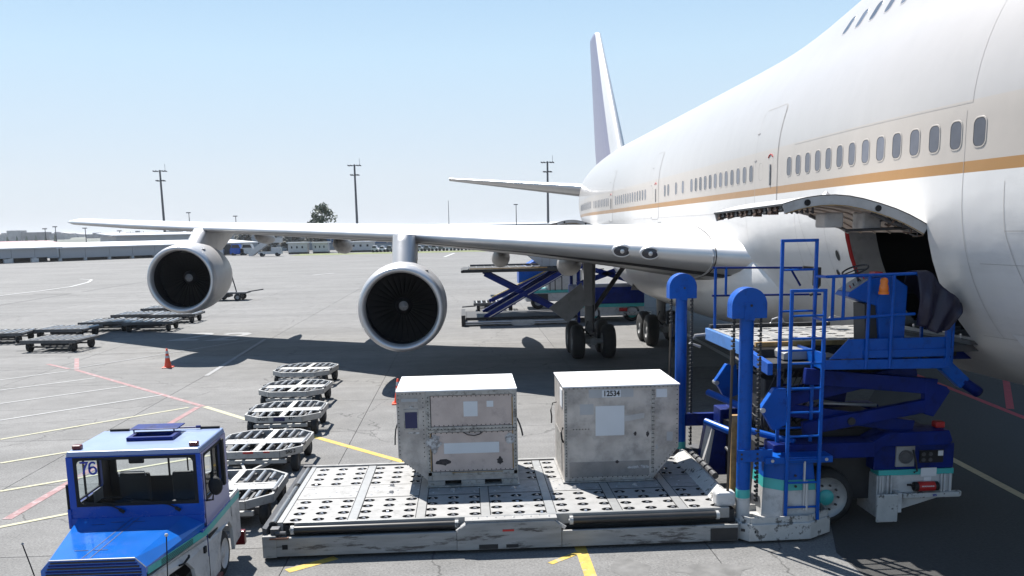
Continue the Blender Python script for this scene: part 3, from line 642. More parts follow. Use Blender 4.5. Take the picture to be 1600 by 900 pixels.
# cargo holds with lining, sill and frames
for k, (a, b) in enumerate(DOORS):
    e = 0.012; m = MB()
    x1 = CX + 2.2
    ya, yb = a - 0.2, b + 0.9; sx = lambda y, z: surfx(y, z) + .09
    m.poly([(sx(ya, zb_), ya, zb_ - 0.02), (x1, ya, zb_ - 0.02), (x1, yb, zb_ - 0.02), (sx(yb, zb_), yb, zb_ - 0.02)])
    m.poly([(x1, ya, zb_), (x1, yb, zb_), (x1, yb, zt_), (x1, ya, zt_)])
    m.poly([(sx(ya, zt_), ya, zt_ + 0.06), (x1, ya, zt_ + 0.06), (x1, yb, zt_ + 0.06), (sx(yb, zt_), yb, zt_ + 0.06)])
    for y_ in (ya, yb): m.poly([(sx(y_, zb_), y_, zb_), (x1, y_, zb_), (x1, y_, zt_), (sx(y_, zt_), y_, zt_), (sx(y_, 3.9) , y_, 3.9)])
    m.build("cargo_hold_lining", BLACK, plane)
    # thick jambs following the skin
    for yy, s, mt in ((a, -1, DARK), (b, 1, RED)):
        m = MB(); rows = []
        for i in range(13):
            z = zt_ + (zb_ - zt_) * i / 12; xs = surfx(yy, z); rows.append([(xs + 0.004, yy + 0.0, z), (xs + 0.05, yy - s * 0.012, z), (xs + 0.34, yy - s * 0.012, z), (xs + 0.34, yy + s * 0.25, z)])
        m.grid(rows); m.build("door_jamb", mt if s == 1 else DARK, plane)
        if s == 1:
            m = MB(); rows = []
            for i in range(13):
                z = zt_ + (zb_ - zt_) * i / 12; xs = surfx(yy, z); rows.append([(xs + 0.07, yy - 0.016, z), (xs + 0.55, yy - 0.05, z), (xs + 0.55, yy + 0.2, z)])
            m.grid(rows); m.build("jamb_panel", DIRTYGREY, plane)
    m = MB(); m.box(surfx(a, zb_) - 0.02, 8.4, a, b, zb_ - 0.10, zb_ - 0.03); m.build("door_sill", DGALV, plane)
    for i in range(5): m = MB(); yy = a + 0.3 + i * 0.5; m.cyl((7.75, yy, zb_ + 0.01), (8.3, yy, zb_ + 0.01), 0.04, 8); m.build("sill_roller", STEEL, plane)
# open cargo door: hinge line at (x 6.95, z 4.66); arc outward
def cargo_door(a, b):
    PA = [(6.99, 4.64), (6.87, 4.71), (6.68, 4.81), (6.47, 4.90), (6.22, 4.985), (5.97, 5.055), (5.75, 5.10), (5.53, 5.12), (5.31, 5.115), (5.1, 5.09), (4.93, 5.055), (4.74, 5.0)]
    PB = [(x - max(0, 6.0 - x) * .22, z - max(0, 6.0 - x) * .06) for x, z in PA]
    def P(y): t = (y - a) / (b - a); return [(p[0] + (q[0] - p[0]) * t, p[1] + (q[1] - p[1]) * t) for p, q in zip(PA, PB)]
    def prof(y, d):
        # curve offset inward by d, square to the skin
        Q = P(y); out = []
        for i, (x, z) in enumerate(Q):
            p = Q[max(0, i - 1)]; q = Q[min(len(Q) - 1, i + 1)]; tx, tz = q[0] - p[0], q[1] - p[1]; L = math.hypot(tx, tz); out.append((x - tz / L * d, z + tx / L * d))
        return out
    n = 6; ys = [a + (b - a) * i / n for i in range(n + 1)]
    m = MB(); m.grid([[(x, y, z) for x, z in P(y)] for y in ys]); skin = m.build("cargo_door_skin", FUS, plane, smooth=True)
    def sect(y0, y1, mt, nm, d0, d1):
        m = MB(); o = []
        for yy in (y0, y1): o.append([m.vert((x, yy, z)) for x, z in prof(yy, d0)] + [m.vert((x, yy, z)) for x, z in prof(yy, d1)[::-1]])
        k = len(o[0]); h = k // 2
        for i in range(h - 1): m.face((o[0][i], o[0][i + 1], o[0][k - 2 - i], o[0][k - 1 - i])); m.face((o[1][i + 1], o[1][i], o[1][k - 1 - i], o[1][k - 2 - i]))
        for i in range(k): m.face((o[0][i], o[1][i], o[1][(i + 1) % k], o[0][(i + 1) % k]))
        return m.build(nm, mt, plane)
    sect(a, a + .035, MATS["door_edge_grey"], "door_end_frame", .004, .16); sect(b - .035, b, MATS["door_edge_grey"], "door_end_frame", .004, .16)
    sect(a - .006, a, MATS["dark_machinery"], "door_edge_seal", .0, .012)
    for i in range(1, 5): yy = a + (b - a) * i / 5; sect(yy - .018, yy + .018, DOORIN, "door_rib", .02, .15)
    m = MB(); m.grid([[(x, y, z) for x, z in prof(y, .125)] for y in (a + .04, b - .04)]); m.build("door_lining", DOORIN, plane)
    for k in (4, 9):
        x, z = prof(a, .085)[k]; m = MB(); m.cyl((x, a - .012, z), (x, a - .002, z), .048, 14); m.build("frame_opening", BLACK, plane)
    sect(a - .009, a - .003, OCHRE, "seal_strip", .150, .162)
    for xx, y0, mt in ((5.72, a + .45, HOUS), (6.32, a + .45, HOUS)):
        m = MB(); m.box(xx - .15, xx + .15, y0, y0 + .40, 4.58 if xx > 6 else 4.63, 4.86); m.build("latch_housing", mt, plane, bevel=.03)
    m = MB(); m.cyl((6.62, a + .3, 4.66), (6.72, a + .3, 4.66), .03, 8); m.build("brass_fitting", OCHRE, plane)
    m = MB(); m.tube([(5.88, a + .42, 4.58), (6.60, a + .3, 4.60), (6.95, a + .2, 4.60)], .022, 6); m.build("strut_rod", DARK, plane)
    for yy in (a + .12, b - .12): m = MB(); m.tube([(6.15, yy, 4.84), (6.5, yy, 4.68), (6.98, yy + .02, 4.56)], .03, 6); m.build("actuator_rod", DGALV, plane)
    rnd = random.Random(4)
    for i in range(12):
        xx = 6.35 + i * .05; zz = 4.80 - (xx - 6.3) * .42 + rnd.uniform(-.03, .02); m = MB(); m.tube([(xx, a + rnd.uniform(.0, .1), zz), (xx + rnd.uniform(.03, .12), a + rnd.uniform(.02, .3), zz - rnd.uniform(.02, .09)), (xx + .1, a + .5, zz - .05)], rnd.uniform(.008, .02), 5); m.build("hinge_linkage", (DARK, DGALV, LATCH)[i % 3], plane)
    for i in range(6):
        xx = 4.80 + i * .08; m = MB(); m.tube([(xx, a + .01, 4.90 + i * .008), (xx + .05, a + .12, 4.86), (xx + .09, a + .3, 4.88)], .018, 5); m.build("hook_linkage", DARK, plane)
    for i in range(14):
        t = (i + .3) / 14; yy = a + .05 + t * (b - a - .1); x, z = P(yy)[-1]; h = rnd.uniform(.05, .11); xw = rnd.uniform(.05, .13)
        m = MB(); m.box(x + .015, x + .015 + xw, yy - .05, yy + .05, z - .04 - h, z - .035); m.cyl((x + .03, yy - .08, z - .05 - h * .6), (x + .03, yy + .08, z - .05 - h * .6), .022, 6)
        m.build("latch", LATCH if i % 3 else DARK, plane)
    m = MB(); rows = []
    for y in ys: x, z = P(y)[-1]; rows.append([(x, y, z), (x - .004, y, z - .03), (x + .12, y, z - .05), (x + .25, y, z - .02)])
    m.grid(rows); m.build("latch_beam", DARK, plane)
HOUS = mat("pale_grey_housing", (0.42, 0.41, 0.40), 0.5, dirt=.4); LATCH = mat("brown_latch_metal", (0.10, 0.055, 0.035), 0.6, metal=0.3, var=0.6, scale=25)
mat("door_edge_grey", (0.46, 0.45, 0.44), 0.5, var=.1, dirt=.35, dirtc=(.2, .17, .14), dscale=5)
for a, b in DOORS: cargo_door(a, b)
m = MB(); m.cyl((6.72, 16.2, 5.08), (6.52, 16.2, 5.2), 0.05, 8, 0.09); m.build("drain_mast", WINGTOP, plane)

# patches that follow the skin
def rrect(y0, y1, z0, z1, r, n=5):
    P = []
    for cy, cz, a0 in ((y1 - r, z1 - r, 0), (y0 + r, z1 - r, 90), (y0 + r, z0 + r, 180), (y1 - r, z0 + r, 270)):
        for i in range(n): a = radians(a0 + 90 * i / (n - 1)); P.append((cy + r * cos(a), cz + r * sin(a)))
    return P
def on(Y, z, off): return (surfx(Y, z) - off, Y, z)
def window(Y, z=5.88, hw=0.125, hh=0.19, tilt=None):
    if 16.0 < Y < 47.5 and z < 6.1:
        key = 'win'
        if key in window.__dict__:
            f = window.win.copy(); col.objects.link(f); f.location = (surfx(30, z) - CX, Y - 40, 0)
            p = window.pane.copy(); col.objects.link(p); p.parent = f; return f
    m = MB(); out = rrect(Y - hw - 0.02, Y + hw + 0.02, z - hh - 0.02, z + hh + 0.02, 0.10); inn = rrect(Y - hw, Y + hw, z - hh, z + hh, 0.09)
    A = [m.vert(on(y, zz, 0.002)) for y, zz in out]; B = [m.vert(on(y, zz, 0.007)) for y, zz in rrect(Y - hw - 0.014, Y + hw + 0.014, z - hh - 0.014, z + hh + 0.014, 0.10)]; C_ = [m.vert(on(y, zz, 0.007)) for y, zz in inn]; D = [m.vert(on(y, zz, 0.0035)) for y, zz in rrect(Y - hw + 0.012, Y + hw - 0.012, z - hh + 0.012, z + hh - 0.012, 0.085)]
    n = len(A)
    for R, S in ((A, B), (B, C_), (C_, D)):
        m.mi = 1 if R is C_ else 0
        for i in range(n): m.face((R[i], R[(i + 1) % n], S[(i + 1) % n], S[i]))
    base = (surfx(Y, z), Y, 0)
    f = m.build("window", [FUS, DARK], plane, loc=(base[0] - CX, Y - 40, 0))
    m = MB(); m.poly([on(y, zz, 0.0045) for y, zz in rrect(Y - hw + 0.008, Y + hw - 0.008, z - hh + 0.008, z + hh - 0.008, 0.085)]); p = m.build("pane", WGLASS, f)
    if 16.0 < Y < 47.5 and z < 6.1: window.win = f; window.pane = p
    return f
for i in range(14): window(12.15 + i * 0.508)
window(20.55)
for i in range(12): window(21.25 + i * 0.508)
for Y in (27.9, 28.8, 29.9, 30.4, 32.3): window(Y)
for i in range(14): window(33.7 + i * 0.508)
for i in range(10): window(42.4 + i * 0.508)
for i in range(15): window(48.3 + i * 0.53, 5.9)
for i in range(9): window(13.6 + i * 0.62 + 0.0, 8.62 if i < 20 else 8.6, 0.12, 0.17)
def ribbon(name, P, wd=0.016, closed=True, mt=None, off=0.003, wide=None):
    m = MB(); V = [Vector(on(y, z, off)) for y, z in P]; n = len(V); A = []; B = []
    for i in range(n):
        a = V[(i - 1) % n] if closed or i > 0 else V[i]; b = V[(i + 1) % n] if closed or i < n - 1 else V[i]
        d = (b - a).normalized(); y, z = P[i]; nn = Vector((-1, 0, (surfx(y, z - 0.05) - surfx(y, z + 0.05)) * -10)).normalized()
        s = d.cross(nn).normalized() * wd / 2; A.append(m.vert(V[i] - s)); B.append(m.vert(V[i] + s))
    for i in range(n if closed else n - 1): j = (i + 1) % n; m.face((A[i], A[j], B[j], B[i]))
    return m.build(name, mt or SEAM, plane)
def dense(P, closed=True, step=0.12):
    out = []; n = len(P)
    for i in range(n if closed else n - 1):
        a = P[i]; b = P[(i + 1) % n]; k = max(1, int(math.hypot(b[0] - a[0], b[1] - a[1]) / step))
        for q in range(k): out.append((a[0] + (b[0] - a[0]) * q / k, a[1] + (b[1] - a[1]) * q / k))
    if not closed: out.append(P[-1])
    return out
def pdoor(y0, y1, z0=4.95, z1=7.25):
    P = dense(rrect(y0, y1, z0, z1, 0.18)); ribbon("door_seam", P, 0.02)
    # door leaf slightly proud
    m = MB(); rows = []
    for i in range(17):
        z = z0 + 0.02 + (z1 - z0 - 0.04) * i / 16; ins = 0.1 if i in (0, 16) else (0.03 if i in (1, 15) else 0.02)
        rows.append([on(y0 + ins + (y1 - y0 - 2 * ins) * j / 4, z, 0.006) for j in range(5)])
    m.grid(rows); d = m.build("door", FUS, plane, smooth=True)
    m = MB(); m.box(surfx(20, 5.8) - 0.03, surfx(20, 5.8) + 0.01, y0 + 0.42, y0 + 0.47, 5.55, 6.0); m.build("door_handle", DIRTYGREY, d)
    m = MB(); m.tube([on(y0 + 0.45 + 0.15 * cos(a), 6.12 + 0.10 * sin(a), 0.012) for a in (0.3, 1.0, 1.6, 2.2, 2.8)], 0.012, 5); m.build("red_door_mark", RED, d)
    for z in (6.75, 6.15, 5.02):
        m = MB(); x = surfx(20, z); m.box(x - 0.016, x + 0.01, y1 - 0.08, y1 + 0.06, z - 0.012, z + 0.012); m.build("door_hinge", SEAM, d)
pdoor(19.45, 20.95); pdoor(31.4, 32.6); pdoor(41.1, 42.1)
# L-shaped grey door guard and door one at the right edge
P = dense(rrect(9.3, 10.75, 4.95, 7.2, 0.2)); ribbon("door_seam", P, 0.03)
m = MB(); m.tube([on(10.85, z, 0.05) for z in (7.4, 6.8, 6.2, 5.6, 5.1, 4.75)], 0.035, 8); m.build("door_edge_rail", DIRTYGREY, plane)
m = MB(); p = on(10.9, 4.7, 0.05); m.box(p[0] - 0.02, p[0] + 0.05, 10.8, 10.98, 4.62, 4.78); m.build("rail_foot", DARK, plane)
for P, c in (([(12.35, 9.0), (12.35, 6.3)], 0), ([(12.35, 6.3), (18.5, 6.3)], 0), ([(12.45, 6.2), (12.45, 3.0)], 0), ([(16.9, 4.9), (16.9, 2.4)], 0), ([(18.4, 4.9), (18.4, 2.4)], 0),
             ([(18.2, 4.9), (17.4, 3.2)], 0), ([(12.2, 4.1), (10.2, 4.1)], 0), ([(12.9, 3.0), (10.2, 3.05)], 0), ([(11.6, 5.2), (11.6, 4.55), (11.4, 3.7), (10.9, 3.7), (10.9, 4.55), (11.6, 4.55)], 0),
             ([(21.6, 5.3), (21.6, 4.2)], 0), ([(33, 9.2), (33, 6.2)], 0), ([(48.2, 9.1), (48.2, 6.3)], 0), ([(16.3, 5.0), (36, 5.0)], 0), ([(30.0, 5.25), (30.0, 4.6)], 0), ([(31.5, 5.25), (31.5, 4.6)], 0)):
    ribbon("panel_seam", dense(P, False), 0.008, False)
for Y, z, r in ((16.5, 4.1, 0.10), (16.75, 3.75, 0.08)):
    m = MB(); m.poly([on(Y + r * 0.8 * cos(a), z + r * sin(a), 0.008) for a in [2 * pi * i / 14 for i in range(14)]]); m.build("service_port", DARK, plane)
m = MB(); m.poly([on(y, z, 0.01) for y, z in ((12.15, 2.9), (11.9, 2.92), (11.92, 3.1), (12.17, 3.1))]); m.build("service_flap", WINGTOP, plane)
m = MB(); m.poly([on(y, z, 0.01) for y, z in ((31.0, 4.62), (31.5, 4.62), (31.5, 4.85), (31.0, 4.85))]); m.build("vent_grille", DIRTYGREY, plane)

# wing-body fairing
m = MB(); rows = []
for i in range(29):
    u = i / 28; Y = 20.3 + 25 * u; e = max(0.0, 1 - abs(2 * u - 0.75) ** 2.6 / (1.25 ** 2.6 if u > 0.375 else 0.75 ** 2.6)) if 0 < u < 1 else 0
    e = max(0, e) ** 0.5; wv = 2.2 + 1.42 * e; zt = 3.4 + 1.75 * e; zb = 3.1 - 1.4 * e; zc = (zt + zb) / 2; hh = (zt - zb) / 2
    ring = []
    for j in range(28):
        a = 2 * pi * j / 28; c, s = cos(a), sin(a); ring.append((CX - wv * abs(c) ** 0.5 * (1 if c > 0 else -1), Y, zc + hh * abs(s) ** 0.75 * (1 if s > 0 else -1)))
    rows.append(ring)
m.grid(rows, True); m.build("wing_root_fairing", FUS, plane, smooth=True)

# wings
SEC = [(8.0, 21.0, 3.80, 15.8, .118, 1.2), (6.7, 22.15, 3.90, 14.5, .114, 1.1), (4.5, 24.15, 4.08, 12.9, .098, .8), (2.0, 26.45, 4.26, 11.2, .086, .5), (-1.9, 30.0, 4.54, 9.3, .072, .1), (-6.5, 34.15, 4.77, 7.6, .068, -.1),
       (-11.15, 38.4, 4.99, 6.2, .066, -.4), (-15.5, 42.35, 5.22, 5.0, .078, -.6), (-19.2, 45.7, 5.45, 4.1, .075, -1), (-19.75, 46.6, 5.50, 2.9, .05, -1)]
def airfoil(sec, n=22):
    X, Y0, Z0, c, tc, tw = sec; up = []; lo = []
    for i in range(n + 1):
        b = pi * i / n; x = (1 - cos(b)) / 2; yt = 5 * tc * (0.2969 * sqrt(x) - 0.126 * x - 0.3516 * x * x + 0.2843 * x ** 3 - 0.1015 * x ** 4)
        cam_ = 0.012 * 4 * x * (1 - x); up.append((x, cam_ + yt)); lo.append((x, cam_ - yt))
    def tr(p): a = radians(tw); return (X, Y0 + (p[0] * cos(a) + p[1] * sin(a)) * c, Z0 + (-p[0] * sin(a) + p[1] * cos(a)) * c + 0.0)
    return [tr(p) for p in up], [tr(p) for p in lo]
def interp_sec(X):
    for a, b in zip(SEC, SEC[1:]):
        if a[0] >= X >= b[0]:
            t = (a[0] - X) / (a[0] - b[0]); return tuple(a[i] + (b[i] - a[i]) * t for i in range(6))
secs = [interp_sec(x) for x in [8.0, 7.35, 6.7, 5.6, 4.5, 3.2, 2.0, .7, -.6, -1.9, -4.2, -6.5, -8.8, -11.15, -13.3, -15.5, -17.4, -19.2, -19.5, -19.75]]
def wing_mesh(mir):
    U = []; L = []
    for s in secs:
        u, l = airfoil(s); f = (lambda p: (2 * CX - p[0], p[1], p[2])) if mir else (lambda p: p); U.append([f(p) for p in u]); L.append([f(p) for p in l])
    k = 6
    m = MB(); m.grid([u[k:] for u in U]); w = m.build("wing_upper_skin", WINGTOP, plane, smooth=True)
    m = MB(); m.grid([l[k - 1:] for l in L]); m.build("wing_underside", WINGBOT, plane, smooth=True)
    m = MB(); m.grid([[*u[k:0:-1], *l[0:k]] for u, l in zip(U, L)]); m.build("leading_edge", POLISH, plane, smooth=True)
    m = MB(); rows = []
    for l in L:
        a, b, c = Vector(l[3]), Vector(l[4]), Vector(l[5]); w_ = .35 if abs(l[0][0] - CX) > 8 else .9
        rows.append([a + Vector((0, -.004, -.006)), a.lerp(b, w_) + Vector((0, -.002, -.007))])
    m.grid(rows); m.build("slat_gap", DARK, plane, smooth=True)
    m = MB(); m.poly(U[-1] + L[-1][::-1]); m.build("wing_tip", WINGTOP, plane)
wing_mesh(False); wing_mesh(True)
s_ = interp_sec(6.35); u_, l_ = airfoil(s_); P_ = [Vector(p) for p in u_[9:0:-1]] + [Vector(p) for p in l_[0:9]]
m = MB(); m.tube([p + Vector((0, -.003, 0)) for p in P_], .016, 5); m.build("wing_root_seam", DARK, plane)
s_ = interp_sec(6.30); u_, l_ = airfoil(s_); P_ = [Vector(p) for p in u_[9:0:-1]] + [Vector(p) for p in l_[0:9]]
m = MB(); m.tube([p + Vector((0, -.003, 0)) for p in P_], .03, 5); m.build("wing_root_seal", POLISH, plane)
# gaps between leading-edge flap panels on the underside
for X in (4.9, 3.0, 1.0, -0.6, -3.2, -5.4, -7.6, -9.8, -13, -15, -17):
    s = interp_sec(X); u, l = airfoil(s, 22); m = MB(); P = [(p[0], p[1], p[2] - 0.004) for p in l[6:12]]; P2 = [(p[0] - 0.03, p[1], p[2] - 0.004) for p in l[6:12]]; m.grid([P, P2]); m.build("underside_seam", DARK, plane)
# landing lights in the wing root leading edge
for X in (4.27, 4.92):
    s = interp_sec(X); u, l = airfoil(s); 
    c = Vector(l[2]); nrm = Vector((-0.30, -0.94, -0.12)).normalized(); ex = Vector((0.94, -0.33, 0)).normalized(); ez = ex.cross(nrm); ez = -ez if ez.z < 0 else ez
    c = Vector((X, s[1] - 0.06, 4.06 if X < 4.5 else 4.0)); nrm = -ex.cross(ez) if ex.cross(ez).y > 0 else ex.cross(ez)
    m = MB(); m.revolve([(-0.25, 0.33), (0.0, 0.28), (0.02, 0.26), (0.012, 0.22)], c, nrm, 22, False, ex, ez * 0.62); m.build("landing_light_rim", POLISH, plane, smooth=True)
    m = MB(); m.revolve([(0.012, 0.22), (0.035, 0.12), (0.045, 0.01)], c, nrm, 22, False, ex, ez * 0.62); L = m.build("landing_light", mat("dark_lamp_lens", (0.05, 0.05, 0.06), 0.1, metal=0.3), plane, smooth=True)
    m = MB(); m.revolve([(0.05, 0.06), (0.062, 0.03), (0.064, 0.005)], c + ex * 0.02, nrm, 10, False, ex, ez); m.build("lamp_bulb", STEEL, L, smooth=True)
# flap track fairings
for X, yy, z, ln, r in ((-9.3, 43.3, 4.56, 3.8, .28), (-5.4, 41.2, 4.14, 4.4, .35), (1.55, 38.8, 3.50, 5.0, .38), (4.3, 37.4, 3.22, 5.0, .44)):
    m = MB(); m.revolve([(-ln * .5, .02), (-ln * .47, r * .4), (-ln * .36, r * .8), (-ln * .15, r), (ln * .1, r * .95), (ln * .35, r * .6), (ln * .5, .03)], (X, yy, z), (0, 1, -.06), 18, False, (1, 0, 0), (0, 0.06, 1.1)); m.build("flap_track_fairing", WINGBOT, plane, smooth=True)

# engines
def engine(X, Y, Z, pylon):
    n = 48; A = (0, 1, 0.02)
    m = MB(); m.revolve([(0.30, 1.085), (0.12, 1.10), (0.035, 1.135), (0.0, 1.185), (0.02, 1.235), (0.10, 1.28), (0.26, 1.32)], (X, Y, Z), A, n); lip = m.build("inlet_lip", POLISH, plane, smooth=True)
    m = MB(); m.revolve([(0.26, 1.32), (0.6, 1.345), (1.1, 1.36), (1.8, 1.345), (2.5, 1.29), (3.1, 1.20), (3.1, 1.12), (2.0, 1.1)], (X, Y, Z), A, n); nac = m.build("nacelle", NAC, plane, smooth=True)
    m = MB(); m.revolve([(0.30, 1.085), (0.7, 1.12), (1.15, 1.17), (1.5, 1.17)], (X, Y, Z), A, n); m.build("inlet_duct", LINER, plane, smooth=True)
    m = MB(); m.revolve([(1.52, 1.17), (1.52, 0.01)], (X, Y, Z), A, 24); m.build("fan_case_back", BLACK, plane)
    m = MB(); m.revolve([(2.4, 0.85), (3.6, 0.80), (4.6, 0.62), (5.2, 0.45), (5.2, 0.38), (4.6, 0.4)], (X, Y, Z), A, 32); m.build("core_cowl", NAC, plane, smooth=True)
    m = MB(); m.revolve([(4.7, 0.36), (5.4, 0.25), (5.9, 0.02)], (X, Y, Z), A, 20); m.build("exhaust_cone", GEAR, plane, smooth=True)
    m = MB(); m.revolve([(1.12, 0.15), (1.3, 0.26), (1.42, 0.30)], (X, Y, Z), A, 24); m.build("spinner_cone", LINER, plane, smooth=True)
    m = MB(); m.revolve([(0.98, 0.002), (0.99, 0.03), (1.03, 0.075), (1.10, 0.125), (1.12, 0.15)], (X, Y, Z), A, 24); sp = m.build("spinner", mat("grey_spinner", (0.34, 0.34, 0.35), 0.35, metal=0.3), plane, smooth=True)
    for i in range(6):
        a = 2 * pi * i / 6; m = MB(); m.cyl((X + cos(a) * .085, Y + 1.035, Z + sin(a) * .085), (X + cos(a) * .085, Y + 1.06, Z + sin(a) * .085), 0.012, 6); m.build("spinner_bolt", STEEL, sp)
    # fan blades: twisted, one object each
    first = None
    for i in range(30):
        a = 2 * pi * i / 30
        if first is None:
            m = MB(); rows = []
            for k in range(6):
                r = 0.27 + 0.885 * k / 5; tw = radians(20 + 42 * k / 5); c = 0.085 + 0.05 * k / 5
                rows.append([(s * c * sin(tw) * 1.0 + 0.012 * (1 - s * s), s * c * cos(tw) * 0.7, r) for s in (-1, -.5, 0, .5, 1)])
            m.grid(rows); me = m.build("fan_blade", BLADE, None, smooth=True); first = me; o = me
        else: o = first.copy(); col.objects.link(o)
        o.parent = plane; o.location = (X - CX, Y + 1.30 - 40, Z + 0.026); o.rotation_euler = (0, a, 0)
    # small marks
    m = MB(); m.box(X + 0.72, X + 0.82, Y + 0.55, Y + 0.78, Z + 1.10, Z + 1.135); m.build("nacelle_vent", DARK, plane)
    for t in (0.95, 2.35):
        m = MB(); m.revolve([(t, 1.361 - 0.02 * (t > 2)), (t + 0.02, 1.362 - 0.02 * (t > 2))], (X, Y, Z), A, n); 
    # pylon
    rows = []; (y0b, y1b, zb), (y0t, y1t, zt), hw = pylon
    for k in range(7):
        u = k / 6; z = zb + (zt - zb) * u; y0 = y0b + (y0t - y0b) * u ** 1.0; y1 = y1b + (y1t - y1b) * u; ring = [(X + hw * sin(pi * j / 12 - pi / 2), y0 + hw * 1.3 * (1 - cos(pi * j / 12 - pi / 2)), z) for j in range(13)] + [(X + hw * .95, y0 + (y1 - y0) * .45, z), (X + hw * .6, y0 + (y1 - y0) * .75, z), (X + .03, y1, z), (X - .03, y1, z), (X - hw * .6, y0 + (y1 - y0) * .75, z), (X - hw * .95, y0 + (y1 - y0) * .45, z), (X - hw, y0 + hw * 1.5, z)]
        rows.append(ring)
    m = MB(); m.grid(rows, True); m.mi = 0; m.face([i for i in range(len(m.v) - 20, len(m.v))]); p = m.build("pylon", NAC, plane, smooth=True)
    s = p.modifiers.new("es", 'EDGE_SPLIT'); s.split_angle = radians(50)
    for dy, dz, q in ((2.2, .35, .10), (2.9, .42, .14)):
        yy = y0b + dy; zz = zb + dz; m = MB(); m.box(X + hw * .55, X + hw * 0.95, yy, yy + q, zz - .14, zz + .14); m.build("pylon_access_hole", RED if q > .12 else BLACK, plane)
engine(-1.93, 27.0, 2.39, ((28.1, 33.2, 3.45), (29.1, 36.5, 4.60), 0.36))
engine(-10.85, 35.0, 3.05, ((36.0, 41.2, 4.05), (38.0, 44.3, 5.0), 0.30))

# tail
def slab_surface(name, S, mt, edge_mt, vertical=False):
    U = []; L = []
    for (X, Y, Z, c, tc) in S:
        u = []; l = []
        for i in range(13):
            b = pi * i / 12; x = (1 - cos(b)) / 2; yt = 5 * tc * c * (0.2969 * sqrt(x) - 0.126 * x - 0.3516 * x * x + 0.2843 * x ** 3 - 0.1015 * x ** 4)
            if vertical: u.append((X + yt, Y + x * c, Z)); l.append((X - yt, Y + x * c, Z))
            else: u.append((X, Y + x * c, Z + yt)); l.append((X, Y + x * c, Z - yt))
        U.append(u); L.append(l)
    m = MB(); m.grid([u[3:] for u in U]); m.grid([l[3:] for l in L]); m.poly(U[-1] + L[-1][::-1]); m.build(name, mt, plane, smooth=False)
    m = MB(); m.grid([[*u[3:0:-1], *l[0:4]] for u, l in zip(U, L)]); m.build(name + "_leading_edge", edge_mt, plane, smooth=True)
slab_surface("tail_fin", [(CX, 56.2, 8.6, 11.5, .10), (CX, 58.0, 10.3, 10.6, .10), (CX, 66.5, 18.4, 4.6, .09), (CX, 67.8, 18.7, 3.3, .06)], FIN, FINEDGE, True)
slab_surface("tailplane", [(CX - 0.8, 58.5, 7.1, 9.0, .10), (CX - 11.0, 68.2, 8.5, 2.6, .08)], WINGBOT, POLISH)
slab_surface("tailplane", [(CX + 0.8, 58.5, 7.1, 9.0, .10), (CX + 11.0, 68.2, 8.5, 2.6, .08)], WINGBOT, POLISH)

# landing gear
def wheel_part(root, name, c, r, wdt, axis=(1, 0, 0), tyre=RUBBER, rim=GEAR, rimr=0.5):
    ex = Vector((0, 1, 0)); m = MB(); h = wdt / 2
    m.revolve([(-h, r * rimr), (-h, r * .80), (-h * .80, r * .95), (-h * .4, r), (h * .4, r), (h * .80, r * .95), (h, r * .80), (h, r * rimr)], c, axis, 28, False, (0, 1, 0) if abs(axis[0]) > .5 else (1, 0, 0), (0, 0, 1))
    wl = m.build(name, tyre, root, smooth=True)
    m = MB(); m.revolve([(-h * .96, r * rimr * 1.02), (-h * .7, r * rimr * .9), (-h * .6, r * .25), (-h * .85, r * .18), (-h * .85, .001)], c, axis, 20, False, (0, 1, 0) if abs(axis[0]) > .5 else (1, 0, 0), (0, 0, 1))
    m.revolve([(h * .96, r * rimr * 1.02), (h * .7, r * rimr * .9), (h * .6, r * .25), (h * .85, r * .18), (h * .85, .001)], c, axis, 20, False, (0, 1, 0) if abs(axis[0]) > .5 else (1, 0, 0), (0, 0, 1))
    m.build("rim", rim, wl, smooth=True); return wl
def bogie(X, Y, ztop, door=True):
    m = MB(); m.tube([(X, Y, 0.75), (X, Y + 0.1, ztop)], 0.17, 14, True, 0.24); m.cyl((X, Y, 0.7), (X, Y, 1.6), 0.13, 12); m.build("gear_strut", GEAR, plane, smooth=True)
    m = MB(); m.bar((X, Y - 0.85, 0.62), (X, Y + 0.85, 0.62), 0.22, 0.26); m.build("bogie_beam", GEAR, plane, bevel=0.03)
    for dy in (-.735, .735):
        m = MB(); m.cyl((X - .62, Y + dy, .62), (X + .62, Y + dy, .62), .09, 12); m.build("axle", GEAR, plane)
        for dx in (-.56, .56): wheel_part(plane, "main_wheel", (X + dx, Y + dy, .62), .62, .45)
    m = MB(); m.tube([(X, Y, 1.5), (X + 1.5, Y + 1.0, ztop - 0.3)], .09, 8); m.tube([(X, Y, 1.3), (X, Y + 1.6, ztop - .2)], .07, 8); m.build("side_brace", DGALV, plane)
    m = MB(); m.tube([(X - .1, Y - .18, 1.3), (X - .25, Y - .3, 1.0), (X, Y - .35, .75)], .03, 6); m.tube([(X + .1, Y - .2, 1.9), (X + .12, Y - .22, .9)], .03, 6); m.build("hydraulic_line", DARK, plane)
    m = MB(); m.poly([(X, Y - .16, 1.0), (X - .09, Y - .45, .85), (X, Y - .2, .7), (X + .09, Y - .45, .85)]); m.build("torque_link", GEAR, plane)
bogie(4.60, 33.0, 3.6); bogie(7.98, 36.2, 3.0); bogie(2 * CX - 4.60, 33.0, 3.6); bogie(2 * CX - 7.98, 36.2, 3.0)
m = MB(); o = [(4.45, 32.7, 3.35), (4.05, 32.9, 3.35), (3.35, 32.6, 1.75), (3.85, 32.4, 1.15), (4.45, 32.6, 1.85)]
